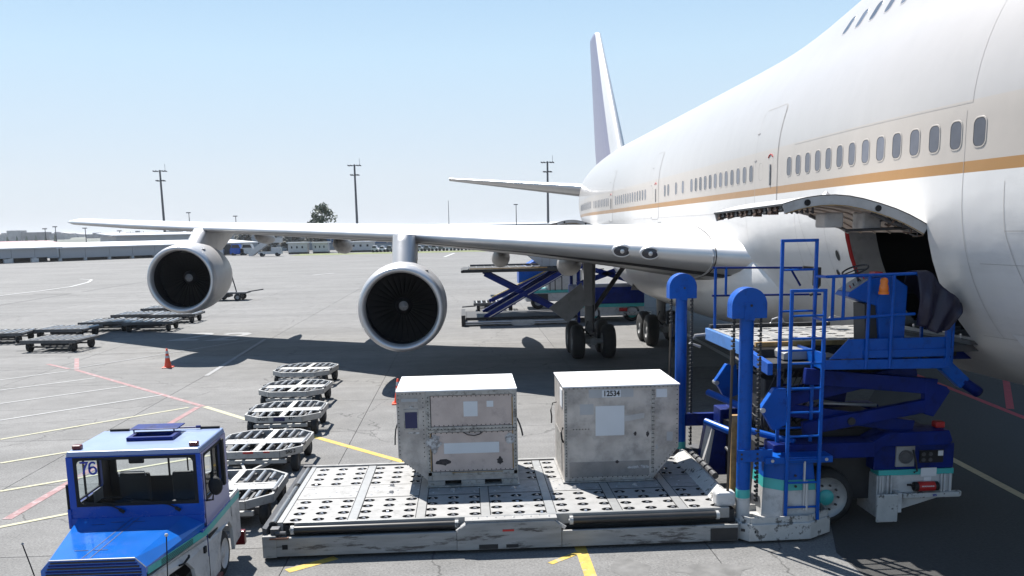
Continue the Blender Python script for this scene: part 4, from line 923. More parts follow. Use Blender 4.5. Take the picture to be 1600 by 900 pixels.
m.poly([(4.22, 32.4, 2.75), (3.02, 32.4, 1.85), (3.72, 32.4, 1.30), (4.42, 32.4, 2.0)]); o = m.build("gear_door", WINGBOT, plane); s = o.modifiers.new("t", 'SOLIDIFY'); s.thickness = 0.06
m = MB(); m.box(4.30, 4.62, 32.45, 32.5, 1.9, 3.45); m.build("gear_leg_door", WINGBOT, plane)
m = MB(); m.poly([(6.75, 35.8, 2.55), (7.1, 35.8, 2.65), (7.05, 35.8, 2.2), (6.65, 35.8, 2.2)]); o = m.build("gear_door", WINGBOT, plane); s = o.modifiers.new("t", 'SOLIDIFY'); s.thickness = 0.05
# nose gear, far right of the frame
m = MB(); m.tube([(CX, 7.5, 0.5), (CX, 7.6, 2.6)], 0.13, 12); m.build("gear_strut", GEAR, plane)
for dx in (-.35, .35): wheel_part(plane, "nose_wheel", (CX + dx, 7.5, .6), .6, .4)

# ================================================================ MAIN CARGO LOADER
LD = thing("cargo_loader", "blue scissor cargo loader with lowered roller platform and raised bridge at the open door", "cargo loader", (2, 14.4, 0))
# ---- low platform
def rollerdeck(root, x0, bays, nb, y_front, y_rear, z, rows_f, rows_r, stripw=0.135, nseg=10):
    pitch = 1.0 / 3; rad = 0.09
    def panel(bx0, ncol, ya, yb, rows):
        m = MB(); w_ = ncol * pitch; n = len(rows)
        edges = [ya] + [(rows[i] + rows[i + 1]) / 2 for i in range(n - 1)] + [yb]
        for c in range(ncol):
            for r in range(n):
                X0 = bx0 + c * pitch; X1 = X0 + pitch; Y0 = edges[r]; Y1 = edges[r + 1]; cx = (X0 + X1) / 2; cy = rows[r]
                inner = []; outer = []
                for k in range(12):
                    a = 2 * pi * k / 12 + pi / 12; inner.append((cx + rad * cos(a), cy + rad * 0.8 * sin(a)))
                    dx, dy = cos(a), sin(a); t = min((X1 - cx) / dx if dx > 0 else (X0 - cx) / dx, (Y1 - cy) / dy if dy > 0 else (Y0 - cy) / dy) if abs(dx) > 1e-6 and abs(dy) > 1e-6 else 0
                    outer.append((cx + dx * t, cy + dy * t))
                I = [m.vert((p[0], p[1], z)) for p in inner]; O = [m.vert((p[0], p[1], z)) for p in outer]; D = [m.vert((p[0], p[1], z - .07)) for p in inner]
                for k in range(12):
                    q = (k + 1) % 12; m.mi = 0; m.face((I[k], O[k], O[q], I[q])); m.mi = 1; m.face((D[k], I[k], I[q], D[q]))
                # corners
                m.mi = 0
                for cxn, cyn in ((X0, Y0), (X1, Y0), (X1, Y1), (X0, Y1)):
                    best = sorted(range(12), key=lambda k: (outer[k][0] - cxn) ** 2 + (outer[k][1] - cyn) ** 2)[:2]
                    m.face((m.vert((cxn, cyn, z)), O[best[0]], O[best[1]]))
        return m.build("deck_panel", [PLATE, BLACK], root)
    for b in range(nb):
        bx = x0 + b * 1.0; ncol = 3 if b < nb else 3
        xs = bx + stripw / 2
        for (ya, yb, rows) in ((y_front, rows_f[-1] + .15, rows_f), (rows_r[0] - .15, y_rear, rows_r)):
            pass
    return panel
CAST = {}
def caster(root, x, y, z, ang=0.5):
    if 'o' not in CAST:
        m = MB(); m.revolve([(-0.04, 0.001), (-0.04, 0.08)], (0, 0, 0), (0, 0, 1), 12, False, (1, 0, 0), (0, 1, 0)); cup = m.build("caster", BLACK, None)
        m = MB(); m.cyl((-0.016, -0.010, -0.014), (0.016, 0.010, -0.014), 0.036, 10); m.mi = 1; m.box(-0.075, -0.03, -0.012, 0.012, -0.035, -0.015); m2 = m.build("caster_wheel", [STEEL, DIRTYGREY], cup); CAST['o'] = cup; CAST['w'] = m2
        c = cup; wv = m2
    else:
        c = CAST['o'].copy(); col.objects.link(c); wv = CAST['w'].copy(); col.objects.link(wv); wv.parent = c
    c.parent = root; off = Vector((0, 0, 0)); q = root
    c.location = (x - root.location.x, y - root.location.y, z - 0.012 - root.location.z); wv.rotation_euler = (0, 0, ang); return c
ZD = 0.50
panel = rollerdeck(LD, 0, 0, 0, 0, 0, ZD, [0], [0])
ROWF = [12.96, 13.25, 13.54, 13.83]; ROWR = [14.84, 15.15, 15.46, 15.78]
m = MB(); m.box(-2.86, 3.98, 12.86, 15.98, 0.25, 0.455); m.build("platform_pan", DARK, LD)
for b in range(7):
    nc = 3 if b < 6 else 2
    x0 = -2.775 + b * 1.0 if b == 0 else -1.765 + (b - 1) * 0.995 + 0.0
    x0 = [-2.775, -1.775, -0.775, 0.215, 1.215, 2.20, 3.20][b]
    cols_ = [-2.61 + 0.333 * (3 * b + k) * 1.001 for k in range(nc)]
    xa = cols_[0] - 1 / 6
    for rows, ya, yb in ((ROWF, 12.84, 13.98), (ROWR, 14.69, 15.95)):
        panel(xa, nc, ya, yb, rows)
        for c_ in cols_:
            for r_ in rows: caster(LD, c_, r_, ZD, random.choice((0.5, 0.55, 0.6, -0.4) if random.random() < .15 else (0.5, 0.6)))
    # plain middle plate with rivets
    m = MB(); m.box(xa + .005, xa + nc / 3 - .005, 13.985, 14.685, ZD - .02, ZD + .004); mp_ = m.build("middle_plate", PLATE, LD)
    for yy in (13.985, 14.685): m = MB(); m.box(xa, xa + nc / 3, yy - .005, yy + .005, ZD, ZD + .0052); m.build("deck_seam", BLACK, LD)
    m = MB()
    for i in range(nc):
        for j in range(3):
            x = xa + .17 + i * .333 + (.08 if j == 1 else 0); y = 14.12 + j * .21; m.revolve([(0, .018), (.006, .012), (.008, .001)], (x, y, ZD + .004), (0, 0, 1), 6, False, (1, 0, 0), (0, 1, 0))
    m.build("rivets", STEEL, LD, stuff=True)
    if b < 6:
        xs = [-1.765, -.76, .215, 1.20, 2.20, 3.195][b]; m = MB(); m.box(xs - .066, xs + .066, 12.85, 15.95, ZD - .01, ZD + .008); m.build("deck_strip", STRIP, LD, bevel=.003)
        for sx in (-1, 1): m = MB(); m.box(xs + sx * .072 - .006, xs + sx * .072 + .006, 12.86, 15.95, ZD - .01, ZD + .0055); m.build("deck_seam", BLACK, LD)
for xx, yy in ((-1.31, 14.6), (-1.29, 14.2), (-.29, 14.2), (.7, 14.2), (1.7, 14.1), (2.7, 14.15)):
    c = caster(LD, xx, yy, ZD + .035, .5)
m = MB(); m.box(-2.86, -2.78, 12.85, 15.98, .3, ZD + .012); m.build("deck_edge", STRIP, LD, bevel=.004)
m = MB(); m.box(-2.86, 3.9, 15.96, 16.03, .25, ZD + .03); m.build("deck_edge", PLATE, LD, bevel=.004)
m = MB(); m.box(-2.6, 3.88, 12.795, 12.85, .35, ZD + .01); m.build("deck_edge", STRIP, LD, bevel=.004)
# side rollers
for y0, y1 in ((12.95, 14.85), (14.98, 16.05)):
    m = MB(); m.cyl((-2.945, y0, .44), (-2.945, y1, .44), .052, 16); sharp(m.build("side_roller", ROLLER, LD))
    for yy in (y0 - .02, y1 + .02): m = MB(); m.cyl((-2.945, yy - .02, .44), (-2.945, yy + .02, .44), .062, 12); m.build("roller_bearing", DARK, LD)
m = MB(); m.prism([(-3.05, .03), (-2.99, .03), (-2.99, .46), (-3.05, .48)], 12.70, 16.2); m.build("side_frame", DGALV, LD)
m = MB(); m.box(-3.0, -2.87, 12.7, 16.18, .1, .36); m.build("side_trough", DARK, LD)
m = MB(); m.box(-3.05, -2.84, 16.1, 16.2, .1, .50); m.build("frame_corner", DGALV, LD, bevel=.01)
for x0, x1 in ((-2.62, -.22), (1.48, 3.68)):
    m = MB(); m.cyl((x0, 12.735, .42), (x1, 12.735, .42), .058, 18); sharp(m.build("front_roller", BLACKR, LD))
    for xx in (x0, x1):
        m = MB(); m.cyl((xx - .025, 12.735, .42), (xx + .025, 12.735, .42), .066, 14); m.cyl((xx - .04, 12.735, .42), (xx + .04, 12.735, .42), .02, 8); m.build("roller_end", WORN, LD)
# front beam in three pieces and its scuffed top
m = MB(); m.box(-3.03, -.22, 12.62, 12.68, .06, .34); m.box(-3.03, -.22, 12.68, 12.84, .06, .30); m.build("front_beam", BEAM, LD, bevel=.008)
m = MB(); m.prism([(-.22, .06), (1.32, .06), (1.32, .38), (1.22, .47), (-.06, .47), (-.22, .36)], 12.60, 12.835); m.build("front_beam", BEAM, LD, bevel=.008)
m = MB(); m.box(1.325, 3.97, 12.62, 12.67, .05, .30); m.box(1.325, 3.97, 12.67, 12.83, .05, .24); m.build("front_beam", BEAM, LD, bevel=.008)
m = MB(); m.box(-.10, 1.26, 12.62, 12.86, .472, .505); m.build("bolted_plate", PLATE, LD, bevel=.004)
for i in range(9):
    m = MB(); x = .1 + i * .13; rr = .024 if i in (4, 8) else .01; m.revolve([(0, rr), (.012, rr * .7), (.015, .001)], (x, 12.72 + (i % 2) * .05, .505), (0, 0, 1), 8, False, (1, 0, 0), (0, 1, 0)); m.build("plate_bolt", WORN, LD, smooth=True)
for x0, s in ((-.20, 1), (1.36, -1)):
    m = MB(); m.prism([(x0 - .1 * s, .44), (x0 + .16 * s, .44), (x0 + .02 * s, .34)], 12.80, 12.845); m.build("ochre_guide", OCHRE, LD)
    m = MB(); m.bar((x0 - .02 * s, 12.61, .35), (x0 + .22 * s, 12.70, .49), .03, .05); m.build("guide_rail", STEEL, LD)
m = MB(); m.box(-3.04, -2.84, 12.60, 12.7, .05, .38); m.build("corner_casting", BEAM, LD, bevel=.012)
m = MB(); m.box(-2.93, -2.80, 12.66, 12.80, .30, .47); m.cyl((-2.86, 12.66, .40), (-2.70, 12.66, .40), .03, 8); m.build("corner_bracket", DGALV, LD, bevel=.01)
m = MB(); m.box(-2.93, -2.66, 12.59, 12.64, .33, .355); m.build("corner_tab", mat("rusty_tab", (0.16, 0.07, 0.045), 0.7, var=0.3), LD)
for xx in (-2.72,): m = MB(); m.box(xx - .04, xx + .04, 12.612, 12.622, .17, .24); m.build("beam_slot", BLACK, LD)
m = MB(); m.box(.45, .62, 12.592, 12.602, .33, .36); m.build("red_scrape", RED, LD)
for x0, x1, z0, z1 in ((.1, .38, .07, .14), (.5, .68, .08, .13), (3.55, 3.96, .06, .25)):
    m = MB(); m.box(x0, x1, 12.595 if x1 < 1.3 else 12.612, 12.603 if x1 < 1.3 else 12.622, z0, z1); m.build("bare_metal_patch", DARK, LD)
# right edge rail of the low platform
m = MB(); m.prism([(3.72, .50), (3.98, .50), (3.98, .62), (3.90, .66)], 13.1, 15.85); m.build("edge_rail", WORN, LD, bevel=.006)
for i in range(6): m = MB(); y = 14.2 + i * .28; m.cyl((4.06, y, .6), (4.06, y + .2, .6), .055, 10); m.build("edge_roller", DGALV, LD)
m = MB(); m.box(3.70, 4.0, 12.86, 13.1, .50, .72); m.build("corner_guard", WPAINT, LD, bevel=.04)
# ---- lifting columns with chains
def column(X, Y, capr, ztop, zbot, near):
    m = MB(); m.cyl((X, Y, .75 if near else .55), (X, Y, ztop - .45), .105, 20); sharp(m.build("column", BLUE, LD))
    m = MB(); m.cyl((X, Y, .62), (X, Y, .752), .108, 20); m.build("column_stripe", TURQ, LD)
    m = MB(); m.cyl((X, Y, .15), (X, Y, .622), .1075, 20); m.build("column_foot", WPAINT, LD)
    m = MB(); n = 20; r = capr; P = [(X - r, ztop - .45), (X + r, ztop - .45)] + [(X + r * cos(a), ztop - r + r * sin(a)) for a in [pi * i / n for i in range(n + 1)]]
    m.prism(P[::1], Y - .13, Y + .13); sharp(m.build("sprocket_cover", BLUE, LD, bevel=.008))
    m = MB(); m.box(X - .075, X + .075, Y - .142, Y - .128, ztop - .48, ztop - .22); m.build("cover_plate", BLUE, LD, bevel=.003)
    m = MB(); m.cyl((X + .02, Y - .15, ztop - .26), (X + .02, Y - .13, ztop - .26), .02, 8); m.build("cover_bolt", DARK, LD)
    for sx in (-1, 1):
        zend = zbot if sx > 0 else ztop - .95
        m = MB(); n = int((ztop - .45 - zend) / .036)
        for i in range(n):
            z = ztop - .47 - i * .036; xx = X + sx * (capr - .06)
            m.box(xx - .024, xx + .024, Y - .034, Y + .034, z - .013, z + .013) if i % 2 else m.box(xx - .016, xx + .016, Y - .05, Y - .03, z - .018, z + .018)
        m.build("lift_chain", DARK, LD, stuff=True)
    m = MB(); m.cyl((X - capr + .06, Y, ztop - .95), (X - capr + .02, Y, .45), .022, 10); m.cyl((X - capr + .06, Y, ztop - 1.15), (X - capr + .06, Y, ztop - .92), .04, 10); m.build("lift_rod", mat("dark_bronze_rod", (0.07, 0.06, 0.05), 0.4, metal=0.6), LD)
column(4.13, 12.95, .26, 3.80, .52, True); column(3.92, 16.1, .25, 3.86, .65, False)
m = MB(); m.box(3.98, 4.52, 12.80, 12.83, 1.20, 1.38); m.build("column_bracket", BLUE, LD, bevel=.005)
for i, j in ((0, 0), (0, 1), (1, 0), (1, 1)):
    m = MB(); xx = 4.05 + i * .24; zz = 1.25 + j * .07; m.cyl((xx, 12.79, zz), (xx, 12.803, zz), .018, 8); m.build("bracket_bolt", DARK, LD)
m = MB(); m.box(3.75, 4.3, 16.0, 16.35, .35, .62); m.build("column_base", DGALV, LD)
m = MB(); m.box(3.98, 4.26, 13.1, 13.2, .5, 1.85); m.build("ochre_post", OCHRE, LD)
# bumper block under ladder
P = [(4.0, 12.72), (4.12, 12.56), (5.05, 12.58), (5.46, 12.86), (5.50, 13.2), (4.0, 13.3)]
m = MB(); m.prism(P, .04, .30, 'z'); m.build("bumper_block", WORN, LD, bevel=.012)
Q = [(4.04, 12.75), (4.15, 12.61), (5.02, 12.63), (5.42, 12.89), (5.45, 13.2), (4.04, 13.27)]
m = MB()
for i in range(5):
    a = Q[i]; b = Q[(i + 1) % 6]; m.bar((a[0], a[1], .345), (b[0], b[1], .345), .018, .10)
m.build("bumper_lip", WORN, LD)
m = MB(); m.bar((4.02, 12.655, .20), (4.22, 12.555, .19), .01, .04); m.build("rubber_mark", DARK, LD)
# tapered box behind ladder
def taper(z0, z1, mt, name):
    def X(z): t = (z - .22) / 1.0; return 4.42 + .06 * t, 5.24 - .10 * t, 12.74 + .08 * t
    a = X(z0); b = X(z1); m = MB(); o = len(m.v)
    for (xa, xb, y), z in ((a, z0), (b, z1)):
        for p in ((xa, y + .22), (xa + .24, y), (xb, y), (xb, 13.5), (xa, 13.5)): m.vert((*p, z))
    m.face((4, 3, 2, 1, 0)); m.face((5, 6, 7, 8, 9))
    for i in range(5): j = (i + 1) % 5; m.face((i, j, 5 + j, 5 + i))
    return m.build(name, mt, LD)
taper(.30, .74, WPAINT, "cabinet_base"); taper(.742, .90, TURQ, "cabinet_stripe"); taper(.902, 1.24, BLUE, "cabinet_top")
m = MB(); m.box(4.98, 5.0, 12.72, 12.76, .45, 1.2); m.cyl((5.03, 12.72, .45), (5.03, 12.74, .9), .022, 8); m.build("cabinet_latch_bar", WPAINT, LD)
m = MB(); m.cyl((4.86, 12.74, .98), (4.86, 12.76, .98), .02, 8); m.cyl((4.86, 12.72, .82), (4.86, 12.74, .82), .02, 8); m.build("cabinet_knob", DARK, LD)
# ladder: low front ladder and tall hoop ladder behind
def ladder(name, x0, x1, y, z0, z1, rungs, top=True, slant=0.0, xs=0.0):
    t = name; R = .024
    for xx, dx in ((x0, xs), (x1, -xs * 0)):
        m = MB(); m.box(xx - R, xx + R, y - R, y + R, z0, z1); o = m.build("ladder_rail", BLUE, LD, bevel=.006)
    for z in rungs:
        m = MB(); m.cyl((x0 + R, y, z), (x1 - R, y, z), .017, 8); m.build("ladder_rung", BLUE, LD)
    if top: m = MB(); m.box(x0 - R, x1 + R, y - R, y + R, z1, z1 + .045); m.build("ladder_top_bar", BLUE, LD, bevel=.006)
ladder("front", 4.71, 5.20, 12.72, .16, 3.72, [.5, .88, 1.23, 1.59, 1.95, 2.31, 2.68, 3.05, 3.38], True)
ladder("rear", 4.74, 5.26, 13.25, 1.2, 4.43, [1.6, 2.2, 2.8, 3.4, 4.02], True)
m = MB(); m.box(4.40, 5.42, 12.74, 13.2, 1.17, 1.27); m.build("ladder_step_bracket", BLUE, LD, bevel=.01)
for xx in (4.5, 5.32): m = MB(); m.cyl((xx, 12.73, 1.22), (xx, 12.745, 1.22), .025, 8); m.build("bracket_bolt", STEEL, LD)
# ---- chassis
m = MB(); m.box(4.55, 7.3, 13.5, 15.6, .35, 1.28); m.build("chassis_core", DARK, LD)
m = MB(); m.box(4.62, 6.20, 13.05, 13.5, 1.14, 1.38); m.build("chassis_beam", DBLUE, LD, bevel=.015)
m = MB(); m.prism([(6.15, 1.12), (6.35, 1.29), (7.38, 1.29), (7.44, 1.36), (7.38, 1.52), (6.40, 1.50), (6.18, 1.38)], 13.08, 13.55); m.build("chassis_beam", DBLUE, LD, bevel=.015)
m = MB(); m.box(4.5, 7.4, 15.5, 15.95, 1.1, 1.45); m.build("chassis_beam", DBLUE, LD, bevel=.015)
m = MB(); m.box(7.2, 7.42, 13.3, 15.9, .9, 1.42); m.build("chassis_end", DBLUE, LD, bevel=.015)
m = MB(); m.box(7.25, 7.40, 13.25, 13.4, 1.52, 1.62); m.build("red_tail_lamp", RED, LD, bevel=.02)
# engine cabinet
fnt = 13.22
m = MB(); m.box(6.28, 7.56, fnt + .02, 13.9, .88, 1.28); m.build("engine_cabinet_top", DBLUE, LD, bevel=.012)
m = MB(); m.prism([(6.34, .12), (7.30, .40), (7.55, .52), (7.55, .79), (6.34, .79)], fnt + .01, 13.9); m.build("engine_cabinet_base", WPAINT, LD, bevel=.01)
m = MB(); m.box(6.36, 7.56, fnt + .004, 13.9, .792, .878); m.build("engine_cabinet_stripe", TURQ, LD)
m = MB(); m.box(6.62, 6.92, fnt - .01, fnt + .03, .93, 1.26); m.build("fan_housing", DIRTYGREY, LD, bevel=.01)
m = MB(); m.revolve([(0, .11), (-.02, .11), (-.02, .09), (-.008, .08), (-.008, .001)], (6.77, fnt - .012, 1.09), (0, 1, 0), 20); m.build("fan_grille", DGALV, LD)
m = MB(); m.tube([(6.88, fnt - .03, 1.2), (6.93, fnt - .04, 1.0), (6.95, fnt - .04, .86), (6.9, fnt - .04, .84)], .016, 6); m.build("hose", DARK, LD)
m = MB(); m.box(7.0, 7.38, fnt - .004, fnt + .03, .98, 1.18); m.build("instrument_panel", BLACK, LD, bevel=.005)
for i in range(4): m = MB(); xx = 7.06 + (i % 2) * .11; zz = 1.03 + (i // 2) * .09; m.cyl((xx, fnt - .016, zz), (xx, fnt - .002, zz), .032, 12); m.build("gauge", DGALV, LD)
m = MB(); m.box(7.29, 7.37, fnt - .01, fnt - .004, 1.09, 1.17); m.build("instrument_label", PAPER, LD)
m = MB(); m.box(7.03, 7.28, fnt - .008, fnt - .002, .76, .90); m.box(7.08, 7.20, fnt - .008, fnt - .002, .60, .765); m.build("paper_notice", PAPER, LD)
for xx in (6.38, 6.42, 6.50, 6.56, 7.36, 7.41, 7.50):
    m = MB(); m.cyl((xx, fnt - .02, .50), (xx, fnt - .02, .80), .018, 8); m.build("cabinet_pipe", WPAINT, LD)
m = MB(); m.prism([(6.72, 13.12), (7.62, 13.12), (7.68, 13.17), (7.68, 13.24), (6.72, 13.3)], .44, .52, 'z'); m.build("rear_shelf", WORN, LD, bevel=.015)
o = text_mesh("shelf_mark", "SPS", .045, BLUINK, face_front(7.22, 13.114, .482), LD, .002)
m = MB(); m.cyl((6.90, 13.16, .62), (7.28, 13.16, .62), .072, 16); sharp(m.build("fire_extinguisher_cap", BLACK, LD))
m = MB(); m.cyl((6.96, 13.16, .62), (7.22, 13.16, .62), .077, 16); sharp(m.build("fire_extinguisher", RED, LD))
o = text_mesh("extinguisher_text", "FIRE EXTINGUISHER", .022, PAPER, face_front(7.09, 13.080, .64), LD, .001)
m = MB(); m.tube([(6.90, 13.15, .62), (6.83, 13.13, .66), (6.78, 13.13, .66)], .018, 6); m.build("extinguisher_nozzle", BLACK, LD)
m = MB(); m.box(6.26, 6.60, 13.02, 13.06, .10, .55); m.build("mud_flap", WORN, LD, bevel=.02)
m = MB(); m.box(6.60, 6.66, 13.04, 13.3, .25, .56); m.build("flap_bracket", WPAINT, LD)
# wheels of loader
for X, Y, wd in ((5.55, 13.42, .36), (5.55, 15.5, .36)):
    wl = wheel_part(LD, "loader_wheel", (X, Y, .46), .46, wd, (0, 1, 0), RUBBER, GALV, .72)
    m = MB(); m.revolve([(-.16, .13), (-.19, .10), (-.195, .001)], (X, Y, .46), (0, 1, 0), 16); m.build("wheel_hub", TURQ, wl, smooth=True)
    for i in range(10):
        a = 2 * pi * i / 10; m = MB(); m.cyl((X + .20 * cos(a), Y - .175, .46 + .20 * sin(a)), (X + .20 * cos(a), Y - .14, .46 + .20 * sin(a)), .018, 6); m.build("wheel_nut", DARK, wl)
# ---- scissor arms
for yy in (13.1, 15.6):
    def arm(p0, p1, wz, nm="scissor_arm"):
        m = MB(); m.bar((p0[0], yy + .06, p0[1]), (p1[0], yy + .06, p1[1]), .12, wz); return m.build(nm, DBLUE, LD, bevel=.01)
    arm((5.1, 2.42), (7.15, 2.20), .24); arm((5.1, 1.60), (7.08, 1.92), .20)
    m = MB(); m.prism([(6.98, 1.78), (7.12, 1.74), (7.36, 2.13), (7.30, 2.20), (6.95, 2.32)], yy - .005, yy + .125); m.build("scissor_knuckle", DBLUE, LD, bevel=.01)
    yy2 = yy + .16
    m = MB(); m.bar((4.75, yy2 + .05, 1.9), (6.9, yy2 + .05, 1.55), .1, .2); m.build("scissor_arm", DBLUE, LD, bevel=.01)
    m = MB(); m.bar((4.75, yy2 + .05, 2.0), (6.9, yy2 + .05, 2.45), .1, .2); m.build("scissor_arm", DBLUE, LD, bevel=.01)
    m = MB(); m.cyl((5.83, yy - .03, 1.71), (5.83, yy + .15, 1.71), .06, 14); m.build("arm_pin", DARK, LD)
    # cylinder clevis seen between columns and ladder
    m = MB(); m.prism([(4.42, 1.95), (4.62, 2.25), (4.80, 2.25), (4.85, 1.7), (4.62, 1.6)], yy - .02, yy + .12); m.build("clevis", BLUE, LD, bevel=.01)
    m = MB(); m.cyl((4.45, yy - .03, 1.92), (4.45, yy + .15, 1.92), .04, 10); m.build("clevis_pin", STEEL, LD)
for a, b, r, mt in (((4.1, 15.0, 1.35), (4.9, 13.6, 1.15), .06, BLUE), ((4.3, 15.6, 1.75), (4.9, 14.4, 1.55), .06, BLUE), ((4.4, 13.6, 1.5), (5.0, 13.2, 1.38), .055, BLUE), ((4.2, 14.1, 1.1), (4.3, 13.3, .9), .03, DARK), ((5.6, 13.6, 1.9), (6.4, 13.5, 1.86), .025, STEEL)):
    m = MB(); m.cyl(a, b, r, 12); m.build("hydraulic_cylinder", mt, LD, smooth=False)
for k in range(5):
    m = MB(); x = 4.5 + k * .13; m.tube([(x, 14.8, 1.3), (x + .1, 14.4, 1.7 + .05 * k), (x + .3, 14.0, 1.5), (x + .6, 13.7, 1.9)], .02, 6); m.build("hydraulic_hose", DARK, LD)
m = MB(); m.box(4.9, 7.0, 13.6, 15.4, 1.30, 1.46); m.build("dark_filler_tray", DARK, LD)  # dark panels added to blacken the shade under the bridge
m = MB(); m.box(5.0, 6.9, 13.75, 15.3, 2.30, 2.50); m.build("dark_filler_panel", DARK, LD)
m = MB(); m.box(4.75, 5.05, 13.9, 15.2, 1.46, 2.25); m.build("valve_block", DARK, LD, bevel=.02)
for k in range(7):
    m = MB(); x = 4.62 + k * .09; m.tube([(x, 13.8, 1.35), (x - .08, 13.65, 1.7), (x + .05, 13.6, 2.05), (x + .25, 13.7, 2.4)], .018, 6); m.build("hydraulic_hose", DARK if k % 3 else DGALV, LD)
# link beam to the far column, far leg with stripe
m = MB(); m.box(4.0, 5.2, 16.0, 16.12, 1.05, 1.28); m.build("cross_beam", DBLUE, LD, bevel=.01)
m = MB(); o = [(4.15, 15.9), (4.75, 15.9), (4.75, 15.5), (4.25, 15.5)]
m.prism([(4.18, .3), (4.75, .3), (4.62, 1.15), (4.32, 1.15)], 15.3, 15.95); m.build("far_cabinet", DBLUE, LD, bevel=.01)
m = MB(); m.prism([(4.12, .3), (4.20, .3), (4.33, 1.13), (4.28, 1.16)], 15.25, 15.6); m.build("far_cabinet_face", WPAINT, LD)
m = MB(); m.cyl((4.35, 15.3, 1.15), (4.35, 15.3, 1.30), .02, 8); m.cyl((4.42, 15.3, 1.15), (4.42, 15.3, 1.28), .02, 8); m.build("breather_pipe", STEEL, LD)
# ---- raised bridge
ZB = 2.78
m = MB(); m.box(4.62, 7.9, 13.95, 16.7, ZB - .24, ZB - .045); m.build("bridge_pan", DARK, LD)
m = MB(); m.box(4.54, 4.615, 14.2, 16.75, ZB - .22, ZB); m.build("bridge_side", mat("light_blue_paint", (0.07, 0.20, 0.50), 0.4, var=.1, dirt=.3), LD, bevel=.008)
m = MB(); m.prism([(12.95, ZB - .30), (14.2, ZB - .22), (14.2, ZB - .02), (12.95, ZB - .12)], 4.46, 4.54, 'x'); m.build("bridge_side", BLUE, LD, bevel=.008)
panel2 = rollerdeck(LD, 0, 0, 0, 0, 0, ZB, [0], [0])
for b in range(4):
    xa = 4.62 + b * .82
    for k in range(2): pass
    rows = [14.35 + .34 * i for i in range(7)]
    ncol = 2
    panel2(xa, ncol, 14.18, 16.6, rows)
    m = MB(); m.box(xa + .667, xa + .82, 14.18, 16.6, ZB - .02, ZB + .006); m.build("deck_strip", STRIP, LD)
    for c_ in range(ncol):
        for r_ in rows: caster(LD, xa + 1 / 6 + c_ / 3, r_, ZB, .5)
m = MB(); m.box(4.6, 6.9, 16.6, 16.72, ZB - .1, ZB + .07); m.build("bridge_rear_rail", DARK, LD)
for xx in (5.9, 7.0): m = MB(); m.tube([(xx - .13, 16.66, ZB + .07), (xx - .1, 16.66, ZB + .14), (xx, 16.66, ZB + .17), (xx + .1, 16.66, ZB + .14), (xx + .13, 16.66, ZB + .07)], .018, 6); m.build("lashing_ring", STEEL, LD)
m = MB(); m.box(4.64, 6.3, 14.06, 14.14, ZB - .02, ZB + .05); m.build("ochre_edge", OCHRE, LD)
m = MB(); m.prism([(4.9, ZB - .06), (5.0, ZB - .02), (5.4, ZB - .02), (5.62, ZB - .10), (5.62, ZB - .16), (4.9, ZB - .16)], 13.5, 14.02); m.build("hinged_flap", STRIP, LD, bevel=.006)
m = MB(); m.box(4.55, 5.5, 13.3, 13.95, ZB - .26, ZB - .18); m.build("walkway", DARK, LD)
m = MB(); m.tube([(4.5, 14.7, 2.5), (4.7, 14.2, 2.35), (4.9, 13.6, 2.4)], .03, 8); m.build("bridge_hose", DARK, LD)
m = MB(); m.box(7.5, 8.6, 13.45, 15.9, ZB - .10, ZB + .01); m.build("bridge_lip", DGALV, LD, bevel=.01)
m = MB(); m.box(7.3, 8.4, 14.0, 14.3, ZB - .3, ZB - .12); m.build("lip_beam", DBLUE, LD)
# rear-left ladder-side little bracket and railing
m = MB(); m.tube([(4.6, 16.75, 2.66), (4.35, 16.75, 2.64), (4.25, 16.75, 2.5), (4.45, 16.75, 2.42)], .03, 8); m.build("guide_hook", GALV, LD)
RB = .021
def rail(a, b, r=RB, mt=BLUE, nm="handrail"):
    m = MB(); m.cyl(a, b, r, 8); return m.build(nm, mt, LD, smooth=False)
rail((4.62, 16.6, 3.92), (6.62, 16.6, 3.88), RB, DBLUE); rail((4.62, 16.6, 3.40), (6.7, 16.6, 3.38), RB, DBLUE)
rail((4.68, 16.6, ZB), (4.68, 16.6, 3.92), .028); rail((4.88, 16.6, 3.40), (4.88, 16.6, 3.92), .024); rail((5.95, 16.6, 3.4), (5.95, 16.6, 3.9), .02, DBLUE); rail((6.1, 16.6, 3.88), (6.3, 16.6, 3.55), .02, DBLUE)
m = MB(); m.tube([(6.3, 16.5, 3.9), (6.5, 16.5, 3.88), (6.6, 16.5, 3.75), (6.62, 16.5, 3.55), (6.55, 16.5, 3.42), (6.45, 16.5, 3.38)], .03, 8); m.build("rail_bumper", DARK, LD)
m = MB(); m.box(6.48, 6.62, 16.4, 16.5, 3.55, 3.9); m.build("bumper_pad", DARK, LD, bevel=.02)
